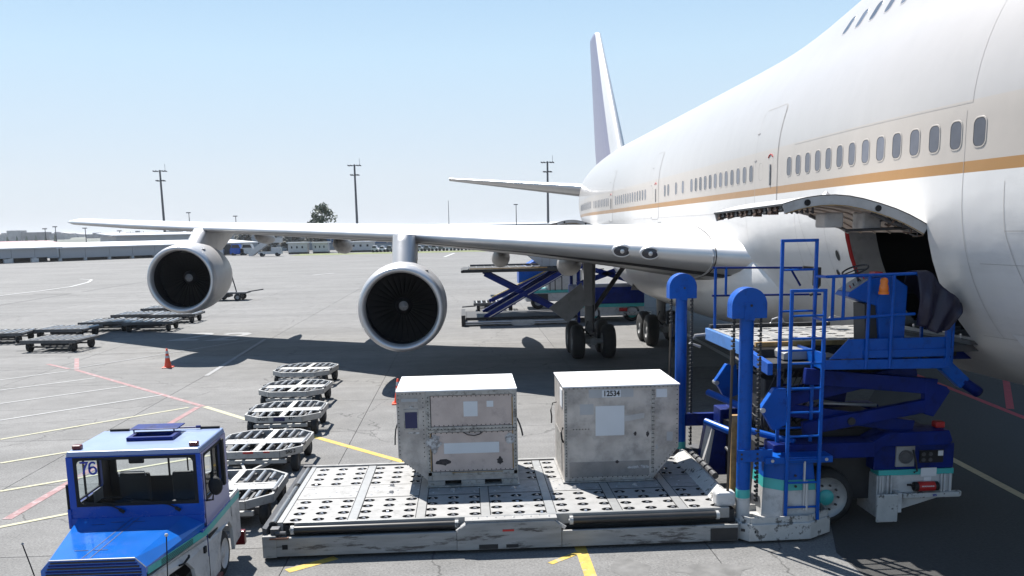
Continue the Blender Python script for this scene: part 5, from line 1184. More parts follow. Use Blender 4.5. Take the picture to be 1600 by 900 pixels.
# operator walkway at the near side
F = 12.86
m = MB(); m.prism([(5.36, 2.71), (7.22, 2.71), (7.22, 3.0), (5.64, 3.0)], F, F + .03); m.build("toe_board", BLUE, LD, bevel=.004)
m = MB(); m.prism([(5.28, 2.56), (7.20, 2.53), (7.20, 2.68), (5.28, 2.70)], F - .03, F + .02); m.build("walkway_beam", BLUE, LD, bevel=.006)
m = MB(); m.box(5.28, 7.18, F + .02, 13.9, 2.55, 2.60); m.build("walkway_floor", DGALV, LD)
m = MB(); m.box(5.3, 5.6, 13.0, 13.5, 2.60, 2.72); m.build("grating_step", DGALV, LD)
m = MB(); m.box(5.26, 5.30, F, 13.9, 2.56, 2.8); m.build("walkway_end", BLUE, LD)
m = MB(); m.box(5.86, 7.20, F - .022, F + .005, 2.72, 2.83); m.build("kick_rail", BLUE, LD)
for x, z0, z1, r in ((5.36, 3.30, 3.92, .024), (5.52, 3.30, 3.92, .024), (5.90, 2.56, 3.94, .026), (6.26, 2.56, 3.96, .026)):
    rail((x, F - .03, z0), (x, F - .03, z1), r, BLUE, "rail_post")
rail((5.26, F - .03, 3.30), (6.60, F - .03, 3.36), .022); rail((5.26, F - .03, 3.93), (6.62, F - .03, 3.95), .024)
rail((5.26, F - .03, 3.93), (5.26, 13.2, 3.92)); rail((5.26, 13.2, 3.92), (5.24, 13.2, 3.30)); rail((5.24, F - .03, 3.3), (5.24, 13.2, 3.3))
m = MB(); m.box(7.10, 7.17, F - .04, F + .03, 2.56, 3.35); m.box(7.19, 7.23, F - .02, F + .03, 2.58, 3.35); m.build("rail_post", BLUE, LD, bevel=.008)
m = MB(); m.box(6.95, 6.99, 13.3, 13.34, 2.6, 3.3); m.build("rail_post", BLUE, LD)
# control console
m = MB(); m.prism([(6.16, 2.6), (6.54, 2.6), (6.56, 3.75), (6.34, 3.90), (6.22, 3.92), (6.10, 3.55), (6.16, 3.0)], 13.0, 13.55); m.build("control_console", BLUE, LD, bevel=.012)
m = MB(); m.prism([(5.66, 3.62), (6.02, 3.50), (6.26, 3.42), (6.26, 3.90), (5.98, 3.86), (5.70, 3.68)], 13.02, 13.5); m.build("console_desk", BLUE, LD, bevel=.01)
m = MB(); m.prism([(5.69, 3.695), (5.97, 3.875), (6.0, 3.86), (5.72, 3.68)], 13.05, 13.47); m.build("console_face", STRIP, LD)
for i in range(5): m = MB(); xx = 5.76 + i * .05; zz = 3.735 + i * .032; m.cyl((xx, 13.15, zz), (xx - .02, 13.15, zz + .04), .010, 6); m.build("console_switch", (RED, DARK, STEEL, DARK, RED)[i], LD)
m = MB(); m.prism([(5.98, 2.75), (6.2, 2.6), (6.2, 3.5), (5.94, 3.5)], 13.06, 13.45); m.build("console_foot", DARK, LD)
m = MB(); m.box(6.1, 6.22, 13.1, 13.3, 3.92, 3.97); m.build("switch_box", RED, LD, bevel=.008)
c0 = Vector((5.84, 13.2, 4.0)); ax = Vector((-.35, -.1, .92)).normalized(); u = ax.orthogonal().normalized(); v_ = ax.cross(u)
m = MB(); m.tube([c0 + (u * cos(a) + v_ * sin(a)) * .19 for a in [2 * pi * i / 24 for i in range(24)]], .014, 6, closed=True)
for a in (0.3, 2.4, 4.5): m.cyl(c0, c0 + (u * cos(a) + v_ * sin(a)) * .19, .010, 6)
m.cyl(c0, c0 - ax * .25, .018, 8); m.build("steering_wheel", DARK, LD)
m = MB(); m.cyl((6.10, 12.80, 3.66), (6.10, 12.80, 3.70), .075, 16); sharp(m.build("beacon_base", AMBER, LD))
m = MB(); m.revolve([(0, .062), (.04, .068), (.09, .06), (.11, .052), (.15, .056), (.185, .046), (.20, .025), (.205, .001)], (6.10, 12.80, 3.70), (0, 0, 1), 16, False, (1, 0, 0), (0, 1, 0)); m.build("beacon_lens", AMBER, LD, smooth=True)
# diagonal tube at the right and knob
m = MB(); m.bar((7.22, 13.1, 2.55), (7.55, 13.1, 2.25), .16, .20); m.build("folding_arm", BLUE, LD, bevel=.02)
m = MB(); m.cyl((7.52, 13.1, 2.29), (7.80, 13.1, 2.10), .085, 16); sharp(m.build("folding_arm_tube", DBLUE, LD))
m = MB(); m.cyl((7.795, 13.1, 2.105), (7.815, 13.1, 2.09), .078, 16, ); m.build("arm_end_cap", BLACK, LD)
m = MB(); m.revolve([(0, .001), (.02, .06), (.08, .06), (.1, .001)], (7.26, 13.0, 3.50), (0, -1, 0), 14); m.build("rail_end_knob", DARK, LD, smooth=True)
rail((6.6, F, 3.95), (7.26, 12.95, 3.48), .02)
# tarpaulin draped over the rail: a thing of its own
rnd = random.Random(5); rows = []
L = [(6.58, 3.98), (6.80, 3.975), (6.92, 3.80), (7.05, 3.68), (7.20, 3.60), (7.28, 3.50)]; Bq = [(6.64, 3.18), (6.74, 3.16), (6.82, 3.10), (6.93, 3.06), (7.10, 3.10), (7.22, 3.32)]
N = 22
def lerp_poly(Pq, t):
    k = t * (len(Pq) - 1); i = min(int(k), len(Pq) - 2); f = k - i; return Pq[i][0] + (Pq[i + 1][0] - Pq[i][0]) * f, Pq[i][1] + (Pq[i + 1][1] - Pq[i][1]) * f
for i in range(N + 1):
    t = i / N; a = lerp_poly(L, t); b = lerp_poly(Bq, t); row = []
    for j in range(17):
        s = j / 16
        x = a[0] + (b[0] - a[0]) * s; z = a[1] + (b[1] - a[1]) * s - .03 * sin(pi * s)
        fold = .035 * sin(t * 17 + s * 2.2) * (0.3 + s) + .025 * sin(t * 8 - s * 5) + .01 * sin(t * 41 + s * 9)
        row.append((x, 12.78 + fold - .06 * sin(pi * s), z))
    row = [(a[0], 13.25, a[1] - .35), (a[0], 13.1, a[1] - .02), (a[0], 12.92, a[1] + .012)] + row
    rows.append(row)
m = MB(); m.grid(rows); tp = m.build("tarpaulin", TARP, smooth=True); s = tp.modifiers.new("t", 'SOLIDIFY'); s.thickness = .006; tag(tp, "dark navy tarpaulin draped over the loader's control console rail", "tarpaulin")

# ================================================================ CONTAINERS ON THE PLATFORM
def rivet_row(m, p0, p1, n, d=(0, -1, 0), r=.008):
    p0 = Vector(p0); p1 = Vector(p1); dv = Vector(d)
    for i in range(n):
        p = p0 + (p1 - p0) * (i + .5) / n; s_ = p1 - p0; s_.normalize(); t = s_.cross(dv) * r; s_ = s_ * r
        m.poly([p - s_ - t + dv * .004, p + s_ - t + dv * .004, p + s_ + t + dv * .004, p - s_ + t + dv * .004])
C1 = thing("air_cargo_container", "left aluminium container with two pinkish front panels and a navy placard", "cargo container", (0, 15.1, .51))
z0 = .515; y0, y1 = 14.40, 15.90; T = 2.14
prof = [(-.68, z0 + .10), (-1.16, 1.02), (-1.16, T - .02), (.785, T - .02), (.785, z0 + .10)]
m = MB(); m.prism(prof, y0 + .02, y1); m.build("container_shell", ALU, C1, bevel=.004)
m = MB(); m.box(-1.175, .80, y0, y1 + .01, T - .02, T); m.build("container_roof", ALUTOP, C1, bevel=.003)
m = MB(); m.box(-.72, .82, y0 - .03, y1 + .02, z0, z0 + .022); m.build("base_sheet", ALUF, C1, bevel=.003)
m = MB(); m.box(-.70, -.42, y0 - .01, y1, z0 + .022, z0 + .10); m.box(-.15, .24, y0 - .01, y1, z0 + .022, z0 + .10); m.box(.52, .79, y0 - .01, y1, z0 + .022, z0 + .10); m.build("base_rail", ALUF, C1, bevel=.003)
m = MB(); m.box(-.42, -.15, y0 + .12, y1 - .1, z0 + .022, z0 + .10); m.box(.24, .52, y0 + .12, y1 - .1, z0 + .022, z0 + .10); m.build("forklift_pocket", BLACK, C1)
fy = y0 + .02
def fp(name, mt, x0, x1, za, zb, t=.012, root=C1, bev=.003): m = MB(); m.box(x0, x1, fy - t, fy + .004, za, zb); return m.build(name, mt, root, bevel=bev)
fp("door_panel", ALU2, -.62, .72, 1.52, 2.05, .010); fp("door_panel", ALU2, -.62, .72, .77, 1.44, .010)
fp("door_header", ALUF, -.69, .785, 2.05, 2.12, .022); fp("door_middle_rail", ALUF, -.67, .775, 1.435, 1.53, .024); fp("door_bottom_rail", ALUF, -.69, .785, .70, .765, .02); fp("ochre_rub_strip", OCHRE, -.3, .55, .745, .757, .024)
fp("door_post", ALUF, -.70, -.625, .62, 2.12, .02); fp("door_post", ALUF, .725, .795, .62, 2.12, .02); fp("ochre_rub_strip", OCHRE, -.645, -.628, .78, 1.42, .024); fp("ochre_rub_strip", OCHRE, .71, .726, .8, 2.0, .024)
m = MB(); m.prism([(-1.17, 2.12), (-.70, 2.12), (-.70, .62), (-.74, .66), (-1.17, 1.03)], fy - .006, fy + .004); m.build("slant_panel", ALU, C1, bevel=.002)
for a_, b_, c_, d_ in ((-.622, -.612, .77, 1.44), (.716, .726, .77, 1.44), (-.62, .72, 1.428, 1.438), (-.62, .72, .764, .774), (-.622, -.612, 1.52, 2.05), (.716, .726, 1.52, 2.05), (-.62, .72, 2.043, 2.053), (-.62, .72, 1.526, 1.536)):
    fp("door_gap", BLACK, a_, b_, c_, d_, .0125, C1, 0)
fp("hinge_line", DARK, -.66, .77, 1.478, 1.484, .0255, C1, 0)
fp("placard_frame", ALUF, -1.06, -.82, 1.49, 1.84, .014); fp("navy_placard", NAVY, -1.04, -.84, 1.52, 1.79, .018)
fp("paper_label", PAPER, -.08, .15, 1.69, 1.94, .013); fp("paper_label", PAPER, .30, .41, 1.84, 1.94, .013); fp("paper_label", PAPER, -.42, .49, 1.07, 1.25, .013); fp("grey_label", GPAPER, -1.09, -.82, 1.96, 2.01, .009)
TORN = mat("torn_sticker_residue", (0.50, 0.49, 0.48), 0.8, var=0.3, scale=15, dirt=0.95, dirtc=(0.2, 0.18, 0.17), dscale=18, dlo=.46, dhi=.56)
rnd = random.Random(2)
def torn(cx, cz, rx, rz, root, yy, mt=TORN, n=16):
    m = MB(); m.poly([(cx + rx * cos(2 * pi * i / n) * rnd.uniform(.6, 1.15), yy, cz + rz * sin(2 * pi * i / n) * rnd.uniform(.6, 1.15)) for i in range(n)]); return m.build("torn_sticker", mt, root)
torn(-.58, 1.25, .13, .17, C1, fy - .0265); torn(.67, 1.30, .09, .09, C1, fy - .0265); torn(-.44, .93, .13, .06, C1, fy - .013, mat("dark_sticker_residue", (0.05, 0.04, 0.04), 0.8, var=.4, scale=30)); torn(.50, .93, .06, .07, C1, fy - .013, MATS["dark_sticker_residue"]); torn(-.92, 1.44, .1, .02, C1, fy - .009); torn(-.93, 1.88, .06, .025, C1, fy - .009)
m = MB()
for a, b, n in (((-.60, fy - .012, 2.03), (.70, fy - .012, 2.03), 17), ((-.60, fy - .012, 1.55), (.70, fy - .012, 1.55), 17), ((-.66, fy - .026, 1.49), (.76, fy - .026, 1.49), 24), ((-.6, fy - .012, 1.42), (.7, fy - .012, 1.42), 14), ((-.60, fy - .012, .79), (.70, fy - .012, .79), 17),
                ((-.66, fy - .022, .75), (-.66, fy - .022, 2.05), 22), ((.76, fy - .022, .75), (.76, fy - .022, 2.05), 22), ((-1.14, fy - .008, 1.05), (-1.14, fy - .008, 2.10), 16), ((-1.1, fy - .008, 2.09), (-.75, fy - .008, 2.09), 6), ((-1.13, fy - .008, .99), (-.76, fy - .008, .68), 9), ((-.74, fy - .008, 1.0), (-.74, fy - .008, 2.05), 14)):
    rivet_row(m, a, b, n)
m.build("rivets", DARK, C1, stuff=True)
m = MB(); m.tube([(-.08, fy - .02, 1.42), (-.02, fy - .05, 1.39), (.08, fy - .055, 1.375), (.17, fy - .045, 1.395), (.22, fy - .02, 1.42)], .008, 6); m.build("pull_strap", DARK, C1)
m = MB(); m.tube([(-1.165, 14.5, 1.6), (-1.20, 14.47, 1.5), (-1.215, 14.45, 1.36), (-1.22, 14.45, 1.24)], .012, 6); m.build("side_strap", DARK, C1)
m = MB(); m.tube([(.80, 14.5, 1.62), (.84, 14.47, 1.52), (.87, 14.46, 1.42), (.885, 14.45, 1.33)], .014, 6); m.build("side_strap", DARK, C1)
C2 = thing("air_cargo_container", "right scratched aluminium container numbered 12534 with a large white patch", "cargo container", (2.5, 15.1, .51))
y0b = 14.38; fy = y0b + .012
prof = [(1.57, z0 + .02), (1.57, T - .02), (3.48, T - .02), (3.48, 1.07), (3.05, z0 + .02)]
m = MB(); m.prism(prof, y0b + .012, 15.92); m.build("container_shell", ALU, C2, bevel=.004)
m = MB(); m.box(1.555, 3.495, y0b, 15.93, T - .02, T); m.build("container_roof", ALUTOP, C2, bevel=.003)
m = MB(); m.box(1.54, 3.07, y0b - .02, 15.94, z0, z0 + .02); m.build("base_sheet", ALUF, C2, bevel=.003)
def f2(name, mt, x0, x1, za, zb, t=.008, bev=.002): m = MB(); m.box(x0, x1, fy - t, fy + .004, za, zb); return m.build(name, mt, C2, bevel=bev)
f2("front_panel", ALU, 1.62, 3.02, .58, 2.09, .006); f2("corner_edge", ALUF, 1.57, 1.62, .54, 2.12, .012); f2("panel_joint", ALUF, 3.02, 3.07, .58, 2.12, .010); f2("top_edge", ALUF, 1.57, 3.48, 2.09, 2.12, .013); f2("base_edge", ALUF, 1.57, 3.05, .54, .58, .010)
f2("repair_patch", mat("old_repair_sheet", (0.26, 0.255, 0.255), 0.4, metal=.5, var=.2, dirt=.5, dirtc=(.12, .12, .12), bump=.3, bscale=5), 1.65, 2.99, .60, .86, .010)
f2("white_patch", PAPER, 2.09, 2.57, 1.30, 1.80, .009); f2("white_tape", GPAPER, 2.572, 2.68, 1.56, 1.63, .009)
m = MB(); m.poly([(2.57, fy - .010, 1.53), (2.90, fy - .010, 1.58), (2.905, fy - .010, 1.67), (2.57, fy - .010, 1.62)]); m.build("white_tape", mat("beige_tape", (.5, .48, .46), .7), C2)
f2("grey_patch", GPAPER, 1.98, 2.72, 1.94, 2.08, .008); f2("number_plate", PAPER, 2.20, 2.51, 1.945, 2.065, .012)
text_mesh("number", "12534", .12, INK, face_front(2.355, fy - .0135, 2.005) @ Matrix.Diagonal((.92, 1.05, 1, 1)), C2, .004)
f2("grey_patch", GPAPER, 1.83, 2.06, 1.66, 1.84, .0075); f2("grey_patch", PAPER, 3.1, 3.28, 1.92, 2.06, .004); f2("grey_patch", GPAPER, 3.28, 3.38, 1.18, 1.33, .004)
torn(2.75, 1.32, .03, .04, C2, fy - .0105, MATS["dark_sticker_residue"]); torn(2.96, 1.31, .03, .05, C2, fy - .0105, MATS["dark_sticker_residue"]); torn(3.11, 1.08, .02, .05, C2, fy - .0065, GPAPER); torn(2.45, .85, .03, .03, C2, fy - .0115, MATS["dark_sticker_residue"]); torn(2.8, .75, .25, .03, C2, fy - .0115, TORN)
m = MB()
for a, b, n in (((1.6, fy - .014, .6), (1.6, fy - .014, 2.08), 30), ((3.035, fy - .012, .62), (3.035, fy - .012, 2.08), 20), ((3.06, fy - .012, .62), (3.06, fy - .012, 2.08), 20), ((1.62, fy - .015, 2.105), (3.46, fy - .015, 2.105), 26), ((3.45, fy - .002, 1.1), (3.45, fy - .002, 2.08), 12), ((3.09, fy - .002, .66), (3.44, fy - .002, 1.06), 8), ((1.66, fy - .012, .6), (3.0, fy - .012, .6), 16), ((1.7, fy - .008, 1.42), (2.0, fy - .008, 1.42), 6)): rivet_row(m, a, b, n)
for b, n in ((15.88, 16),): rivet_row(m, (1.568, 14.45, 2.08), (1.568, 15.88, 2.08), 14, (-1, 0, 0)); rivet_row(m, (1.568, 14.43, .6), (1.568, 14.43, 2.05), 20, (-1, 0, 0))
m.build("rivets", DARK, C2, stuff=True)
m = MB(); m.box(1.560, 1.568, 14.75, 15.7, .62, 1.25); m.build("side_panel", ALUF, C2)
m = MB(); m.box(1.555, 1.567, 14.6, 14.9, 1.75, 2.05); m.build("side_label", PAPER, C2)
m = MB(); m.tube([(1.57, 15.6, 1.66), (1.50, 15.6, 1.64), (1.46, 15.55, 1.52), (1.47, 15.5, 1.42), (1.465, 15.5, 1.30)], .013, 6); m.build("side_strap", DARK, C2)
m = MB(); m.tube([(1.565, 14.55, 1.42), (1.53, 14.5, 1.35), (1.54, 14.48, 1.24), (1.565, 14.5, 1.18)], .016, 6); m.build("side_handle", DARK, C2)
# loose bit in front: small white flag on container top corner edges

# ================================================================ TOWING TRACTOR
TR = thing("towing_tractor", "blue and white airport towing tractor numbered 76 at the lower left corner", "tow tractor", (-4.24, 11.2, 0))
XL, XR = -5.08, -3.41; YF, YB = 11.24, 12.44; ZR = 2.05
# roof
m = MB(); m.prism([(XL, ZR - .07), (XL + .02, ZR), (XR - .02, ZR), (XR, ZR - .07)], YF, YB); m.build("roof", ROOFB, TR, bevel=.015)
m = MB(); m.box(XL + .02, XR - .02, YF + .02, YB - .02, ZR - .075, ZR - .065); m.build("headliner", DIRTYGREY, TR)
m = MB(); m.ringplate(lambda u, v, w_: (u, v, ZR + .003 + w_), (-4.50, -3.90, 11.74, 12.1), (-4.45, -3.95, 11.80, 12.04), .03, .045); m.build("roof_hatch_frame", DBLUE, TR)
m = MB(); m.box(-4.45, -3.95, 11.8, 12.04, ZR + .0015, ZR + .004); m.build("hatch_opening", BLACK, TR)
m = MB(); m.box(-4.56, -3.92, 12.02, 12.36, ZR + .085, ZR + .10); hl = m.build("roof_hatch_lid", DBLUE, TR, bevel=.006)
m = MB(); m.cyl((-4.5, 12.03, ZR), (-4.5, 12.03, ZR + .09), .01, 6); m.cyl((-3.97, 12.03, ZR), (-3.97, 12.03, ZR + .09), .01, 6); m.build("hatch_stay", DBLUE, hl)
for x in (-4.98, -3.52):
    m = MB(); m.box(x - .055, x + .055, YF + .10, YF + .19, ZR, ZR + .055); m.build("marker_lamp", REDLENS, TR, bevel=.012)
for x in (-4.83, -3.60):
    m = MB(); m.box(x - .13, x + .13, YB - .05, YB - .01, ZR, ZR + .03); m.build("rear_marker_bar", BLACK, TR, bevel=.005)
m = MB(); m.tube([(-4.1, YB - .06, ZR + .03), (-3.78, YB - .06, ZR + .03)], .012, 6); m.cyl((-3.78, YB - .06, ZR + .035), (-3.72, YB - .06, ZR + .035), .02, 8); m.build("rear_light_bar", DBLUE, TR)
# front wall with windscreen
m = MB(); m.ringplate(lambda u, v, w_: (u, YF + w_, v), (XL, XR, 1.12, ZR - .07), (XL + .10, XR - .075, 1.345, 1.955), .07, .05); m.build("windscreen_frame", TBLUE, TR)
m = MB(); m.ringplate(lambda u, v, w_: (u, YF - .006 + w_, v), (XL + .085, XR - .06, 1.33, 1.97), (XL + .125, XR - .10, 1.368, 1.932), .06, .015); m.build("windscreen_seal", BLACK, TR)
m = MB(); m.poly([(XL + .11, YF + .014, 1.355), (XR - .085, YF + .014, 1.355), (XR - .085, YF + .014, 1.945), (XL + .11, YF + .014, 1.945)]); m.build("windscreen", GLASS, TR)
for ch, x0_ in (("7", -4.915), ("6", -4.805)): stroke_digit("number_" + ("seven" if ch == "7" else "six"), ch, BLUINK, lambda u, v, x0_=x0_: (x0_ + u * .15, YF + .004, 1.755 + v * .15), TR)
for x0, x1 in ((-4.42, -4.82), (-3.72, -4.20)):
    m = MB(); m.tube([(x0, YF - .03, 1.27), (x0 - .12, YF - .03, 1.335), (x0 - .2, YF - .028, 1.35)], .010, 6); w_ = m.build("wiper", BLACK, TR)
    m = MB(); m.bar((x0 - .16, YF - .02, 1.345), (x1 - .1, YF - .02, 1.40), .012, .02); m.build("wiper_blade", BLACK, w_)
    m = MB(); m.cyl((x0 + .02, YF - .04, 1.255), (x0 - .04, YF - .035, 1.29), .022, 8); m.build("wiper_motor", BLACK, w_)
# side walls
for s, X in ((1, XR), (-1, XL)):
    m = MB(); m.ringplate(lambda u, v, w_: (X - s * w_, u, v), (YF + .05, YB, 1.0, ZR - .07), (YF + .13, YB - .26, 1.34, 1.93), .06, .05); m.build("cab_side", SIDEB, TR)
    m = MB(); m.ringplate(lambda u, v, w_: (X + s * .004 - s * w_, u, v), (YF + .115, YB - .245, 1.325, 1.945), (YF + .15, YB - .28, 1.36, 1.91), .05, .02); m.build("side_window_seal", BLACK, TR)
    m = MB(); m.poly([(X - .02 * s, YF + .14, 1.35), (X - .02 * s, YB - .27, 1.35), (X - .02 * s, YB - .27, 1.92), (X - .02 * s, YF + .14, 1.92)]); m.build("side_window", GLASS, TR)
    m = MB(); m.ringplate(lambda u, v, w_: (X - s * (.052 + w_), u, v), (YF + .05, YB - .04, 1.0, ZR - .08), (YF + .13, YB - .26, 1.34, 1.93), .06, .01); m.build("inner_trim", DARK, TR)
    m = MB(); m.box(X - .02, X + .002, YF + .50, YF + .525, 1.34, 1.93); m.build("window_divider", BLACK, TR)
    m = MB(); m.box(X - .004, X + .004, YF + .03, YF + .05, .6, ZR - .09); m.build("door_gap", DBLUE, TR)
m = MB(); m.box(XR - .01, XR + .035, YB - .30, YB - .22, 1.30, 1.95); m.build("window_pillar", BLACK, TR, bevel=.01)
# rear wall with window
m = MB(); m.ringplate(lambda u, v, w_: (u, YB - .04 + w_, v), (XL + .05, XR - .05, 1.0, ZR - .07), (-4.93, -3.62, 1.40, 1.90), .08, .04); m.build("rear_wall", DARK, TR)
m = MB(); m.box(-4.22, -4.20, YB - .03, YB, 1.4, 1.9); m.build("rear_window_bar", BLACK, TR)
m = MB(); m.box(-3.95, -3.935, YB - .05, YB - .03, 1.4, 1.9); m.build("rear_window_bar", BLACK, TR)
# cab interior
m = MB(); m.box(XL + .05, XR - .05, YF + .05, YF + .30, 1.0, 1.25); m.build("dashboard", DARK, TR, bevel=.03)
m = MB(); m.box(XL + .05, XR - .05, YF + .3, YB - .05, .7, .78); m.build("cab_floor", DARK, TR)
for x in (-4.62, -3.90):
    m = MB(); m.box(x - .22, x + .22, 11.8, 12.2, 1.0, 1.12); m.box(x - .21, x + .21, 12.18, 12.28, 1.08, 1.50); m.build("seat", mat("dark_seat_cover", (0.03, 0.03, 0.032), 0.7, var=.2), TR, bevel=.04)
m = MB(); m.tube([(-4.80, 12.16, 1.47), (-4.78, 12.16, 1.53), (-4.46, 12.16, 1.53), (-4.44, 12.16, 1.47)], .008, 6); m.build("seat_rail", STEEL, TR)
m = MB(); c0 = Vector((-4.62, 11.55, 1.32)); m.tube([c0 + Vector((cos(a) * .18, sin(a) * .16, -sin(a) * .08)) for a in [2 * pi * i / 20 for i in range(20)]], .012, 6, closed=True); m.build("steering_wheel", BLACK, TR)
m = MB(); m.box(-4.42, -4.22, 11.52, 11.56, 1.80, 1.96); m.build("rear_view_mirror", BLACK, TR, bevel=.02)
m = MB(); m.box(XL + .06, XL + .07, 11.8, 12.1, 1.2, 1.36); m.build("papers", DIRTYGREY, TR)
# cowl, bonnet with chamfers, grille
m = MB(); m.box(XL + .0, XR - .0, YF - .02, YF + .04, 1.06, 1.18); m.build("cowl", TBLUE, TR, bevel=.005)
h0, h1 = YF - .02, 9.90
TB = [(-4.99, h0, 1.175), (-3.66, h0, 1.175)]; TF = [(-4.77, h1, 1.115), (-3.82, h1, 1.115)]; SB = [(-5.07, h0, 1.07), (-3.42, h0, 1.07)]; SF = [(-4.875, h1, 1.0), (-3.705, h1, 1.0)]
m = MB(); m.poly([TF[0], TF[1], TB[1], TB[0]]); m.poly([TF[1], SF[1], SB[1], TB[1]]); m.poly([SF[0], TF[0], TB[0], SB[0]])
m.poly([SF[1], (-3.705, h1, .93), (-3.42, h0, .95), SB[1]]); m.poly([(-4.875, h1, .93), SF[0], SB[0], (-5.07, h0, .95)])
m.poly([SF[0], (-4.875, h1, .80), (-3.705, h1, .80), SF[1], TF[1], TF[0]]); m.build("bonnet", mat("lit_azure_bonnet", (0.010, 0.125, 0.50), 0.14, var=0.10, scale=2.5, coat=0.6, dirt=0.4, dirtc=(0.006, 0.07, 0.38), dscale=1.6), TR)  # tractor blue made lighter: sun and reflections put into the bonnet colour
BL = [(-4.40, h0 - .02), (-4.28, h0 - .02)]; 
for xb, xf in ((-4.30, -4.42), (-4.22, -4.33)):
    m = MB(); zb_, zf_ = 1.1775, 1.118; m.poly([(xb - .004, h0 - .02, zb_), (xf - .004, h1 + .02, zf_ + .0015), (xf + .004, h1 + .02, zf_ + .0015), (xb + .004, h0 - .02, zb_)]); m.build("bonnet_seam", DARK, TR)
for xx, t in ((-4.44, .12), (-4.18, .12), (-4.52, .8), (-4.30, .8), (-4.65, .17)):
    y = h0 + (h1 - h0) * t; z = 1.175 + (1.115 - 1.175) * t + .003; m = MB(); m.box(xx - .08, xx + .08, y - .004, y + .004, z, z + .002); m.build("bonnet_hinge_line", DARK, TR)
m = MB(); m.tube([TF[0], TF[1], SF[1]], .007, 6); m.build("bonnet_trim", STEEL, TR)
for i in range(7):
    z = 1.085 - i * .035; xw = .06 * max(0, 1 - i / 3); m = MB(); m.box(-4.82 + xw, -3.76 - xw, h1 - .012, h1 - .002, z - .009, z + .009); m.build("grille_slat", DBLUE if i % 2 else DARK, TR)
m = MB(); m.box(-4.86, -3.72, h1 - .003, h1 + .02, .4, .80); m.build("front_panel", WPAINT, TR)
# white lower body with wheel arches
YE = 12.92
def tapered(m):
    m.v = [((v[0] + (YF - v[1]) / 1.34 * (-.30 if v[0] > -4.24 else .21)) if v[1] < YF else v[0], v[1], v[2]) for v in m.v]; return m
def side_poly(X0, X1, hw):
    P = [(9.95, .36)] ; ya = 10.55; r = .44
    def arch(c, r_, zb=.36): return [(c - r_ , zb), (c - r_ * .86, .58), (c - r_ * .5, .72), (c + r_ * .5, .72), (c + r_ * .86, .58), (c + r_, zb)]
    P += arch(ya, .40) + [(11.25, .22), (11.70, .22)] + arch(12.15, .37, .24)[0:] + [(12.6, .30), (YE, .32), (YE, .99), (YE - .06, 1.0), (YB, .915), (YF, .90), (9.98, .86)]
    m = MB(); m.prism([(p, q) for p, q in P][::-1], X0, X1, 'x'); return tapered(m)
side_poly(XR - .05, XR, 0).build("body_side", WPAINT, TR, bevel=.006); side_poly(XL, XL + .05, 0).build("body_side", WPAINT, TR, bevel=.006)
for X, s in ((XR, 1), (XL, -1)):
    m = MB(); a = X - .008 * s; b = X + .006 * s; m.box(min(a, b), max(a, b), YF, YE + .004, .902, .985); m.build("turquoise_stripe", TURQ, TR)
    m = MB(); m.box(min(a, b), max(a, b), 9.93, YF - .001, .902, .985); tapered(m).build("turquoise_stripe", TURQ, TR)
    m = MB(); m.box(min(X - .03 * s, X + .002 * s), max(X - .03 * s, X + .002 * s), YB, YE, .98, 1.04); m.build("bed_rim", WPAINT, TR)
    m = MB(); m.box(min(X - .03 * s, X + .002 * s), max(X - .03 * s, X + .002 * s), 11.1, YB, .98, 1.005); m.build("cab_sill", TBLUE, TR)
for i in range(4): m = MB(); m.box(XR + .006, XR + .010, 10.2, 10.9, .91 + i * .018, .917 + i * .018); tapered(m).build("vent_line", DARK, TR)
m = MB(); m.box(XL + .05, XR - .05, YB, YE, .55, .62); m.build("bed_floor", DIRTYGREY, TR)
m = MB(); m.box(XL + .02, XR - .02, YE - .05, YE, .40, .98); m.build("rear_panel", WPAINT, TR, bevel=.01)
m = MB(); m.box(XL + .30, XR - .35, 10.0, YE - .08, .30, .50); m.build("chassis", DARK, TR)
m = MB(); m.box(XL + .26, XR - .34, 10.1, 11.2, .5, .85); m.build("engine_block", DARK, TR)
m = MB(); m.box(XR - .12, XR + .05, YE - .03, YE + .08, .17, .38); m.build("red_bumper_corner", REDLENS, TR, bevel=.01)
m = MB(); m.box(XL - .05, XL + .12, YE - .03, YE + .08, .17, .38); m.build("red_bumper_corner", REDLENS, TR, bevel=.01)
m = MB(); m.box(XR - .02, XR + .05, 11.25, 11.68, .19, .23); m.build("red_step", REDLENS, TR)
for X in (XR - .14, XL + .14):
    for Y in (10.55, 12.15): wheel_part(TR, "wheel", (X + ((-.15 if X > -4 else .11) if Y < 11 else 0), Y, .32), .32, .2, (1, 0, 0), RUBBER, WPAINT, .66)
m = MB(); m.box(XR + .002, XR + .03, 11.05, 11.12, .72, .80); m.build("door_latch", BLACK, TR)
m = MB(); m.tube([(XR + .01, 10.55, .76), (XR + .04, 10.6, .76), (XR + .04, 10.72, .80), (XR + .01, 10.78, .80)], .014, 6); tapered(m).build("door_handle", BLACK, TR)
m = MB(); m.box(XR - .002, XR + .004, 11.28, 11.288, .30, .9); m.build("door_seam", DARK, TR)
m = MB(); m.box(XR - .002, XR + .004, 12.46, 12.468, .75, 1.0); m.build("panel_gap", DARK, TR)
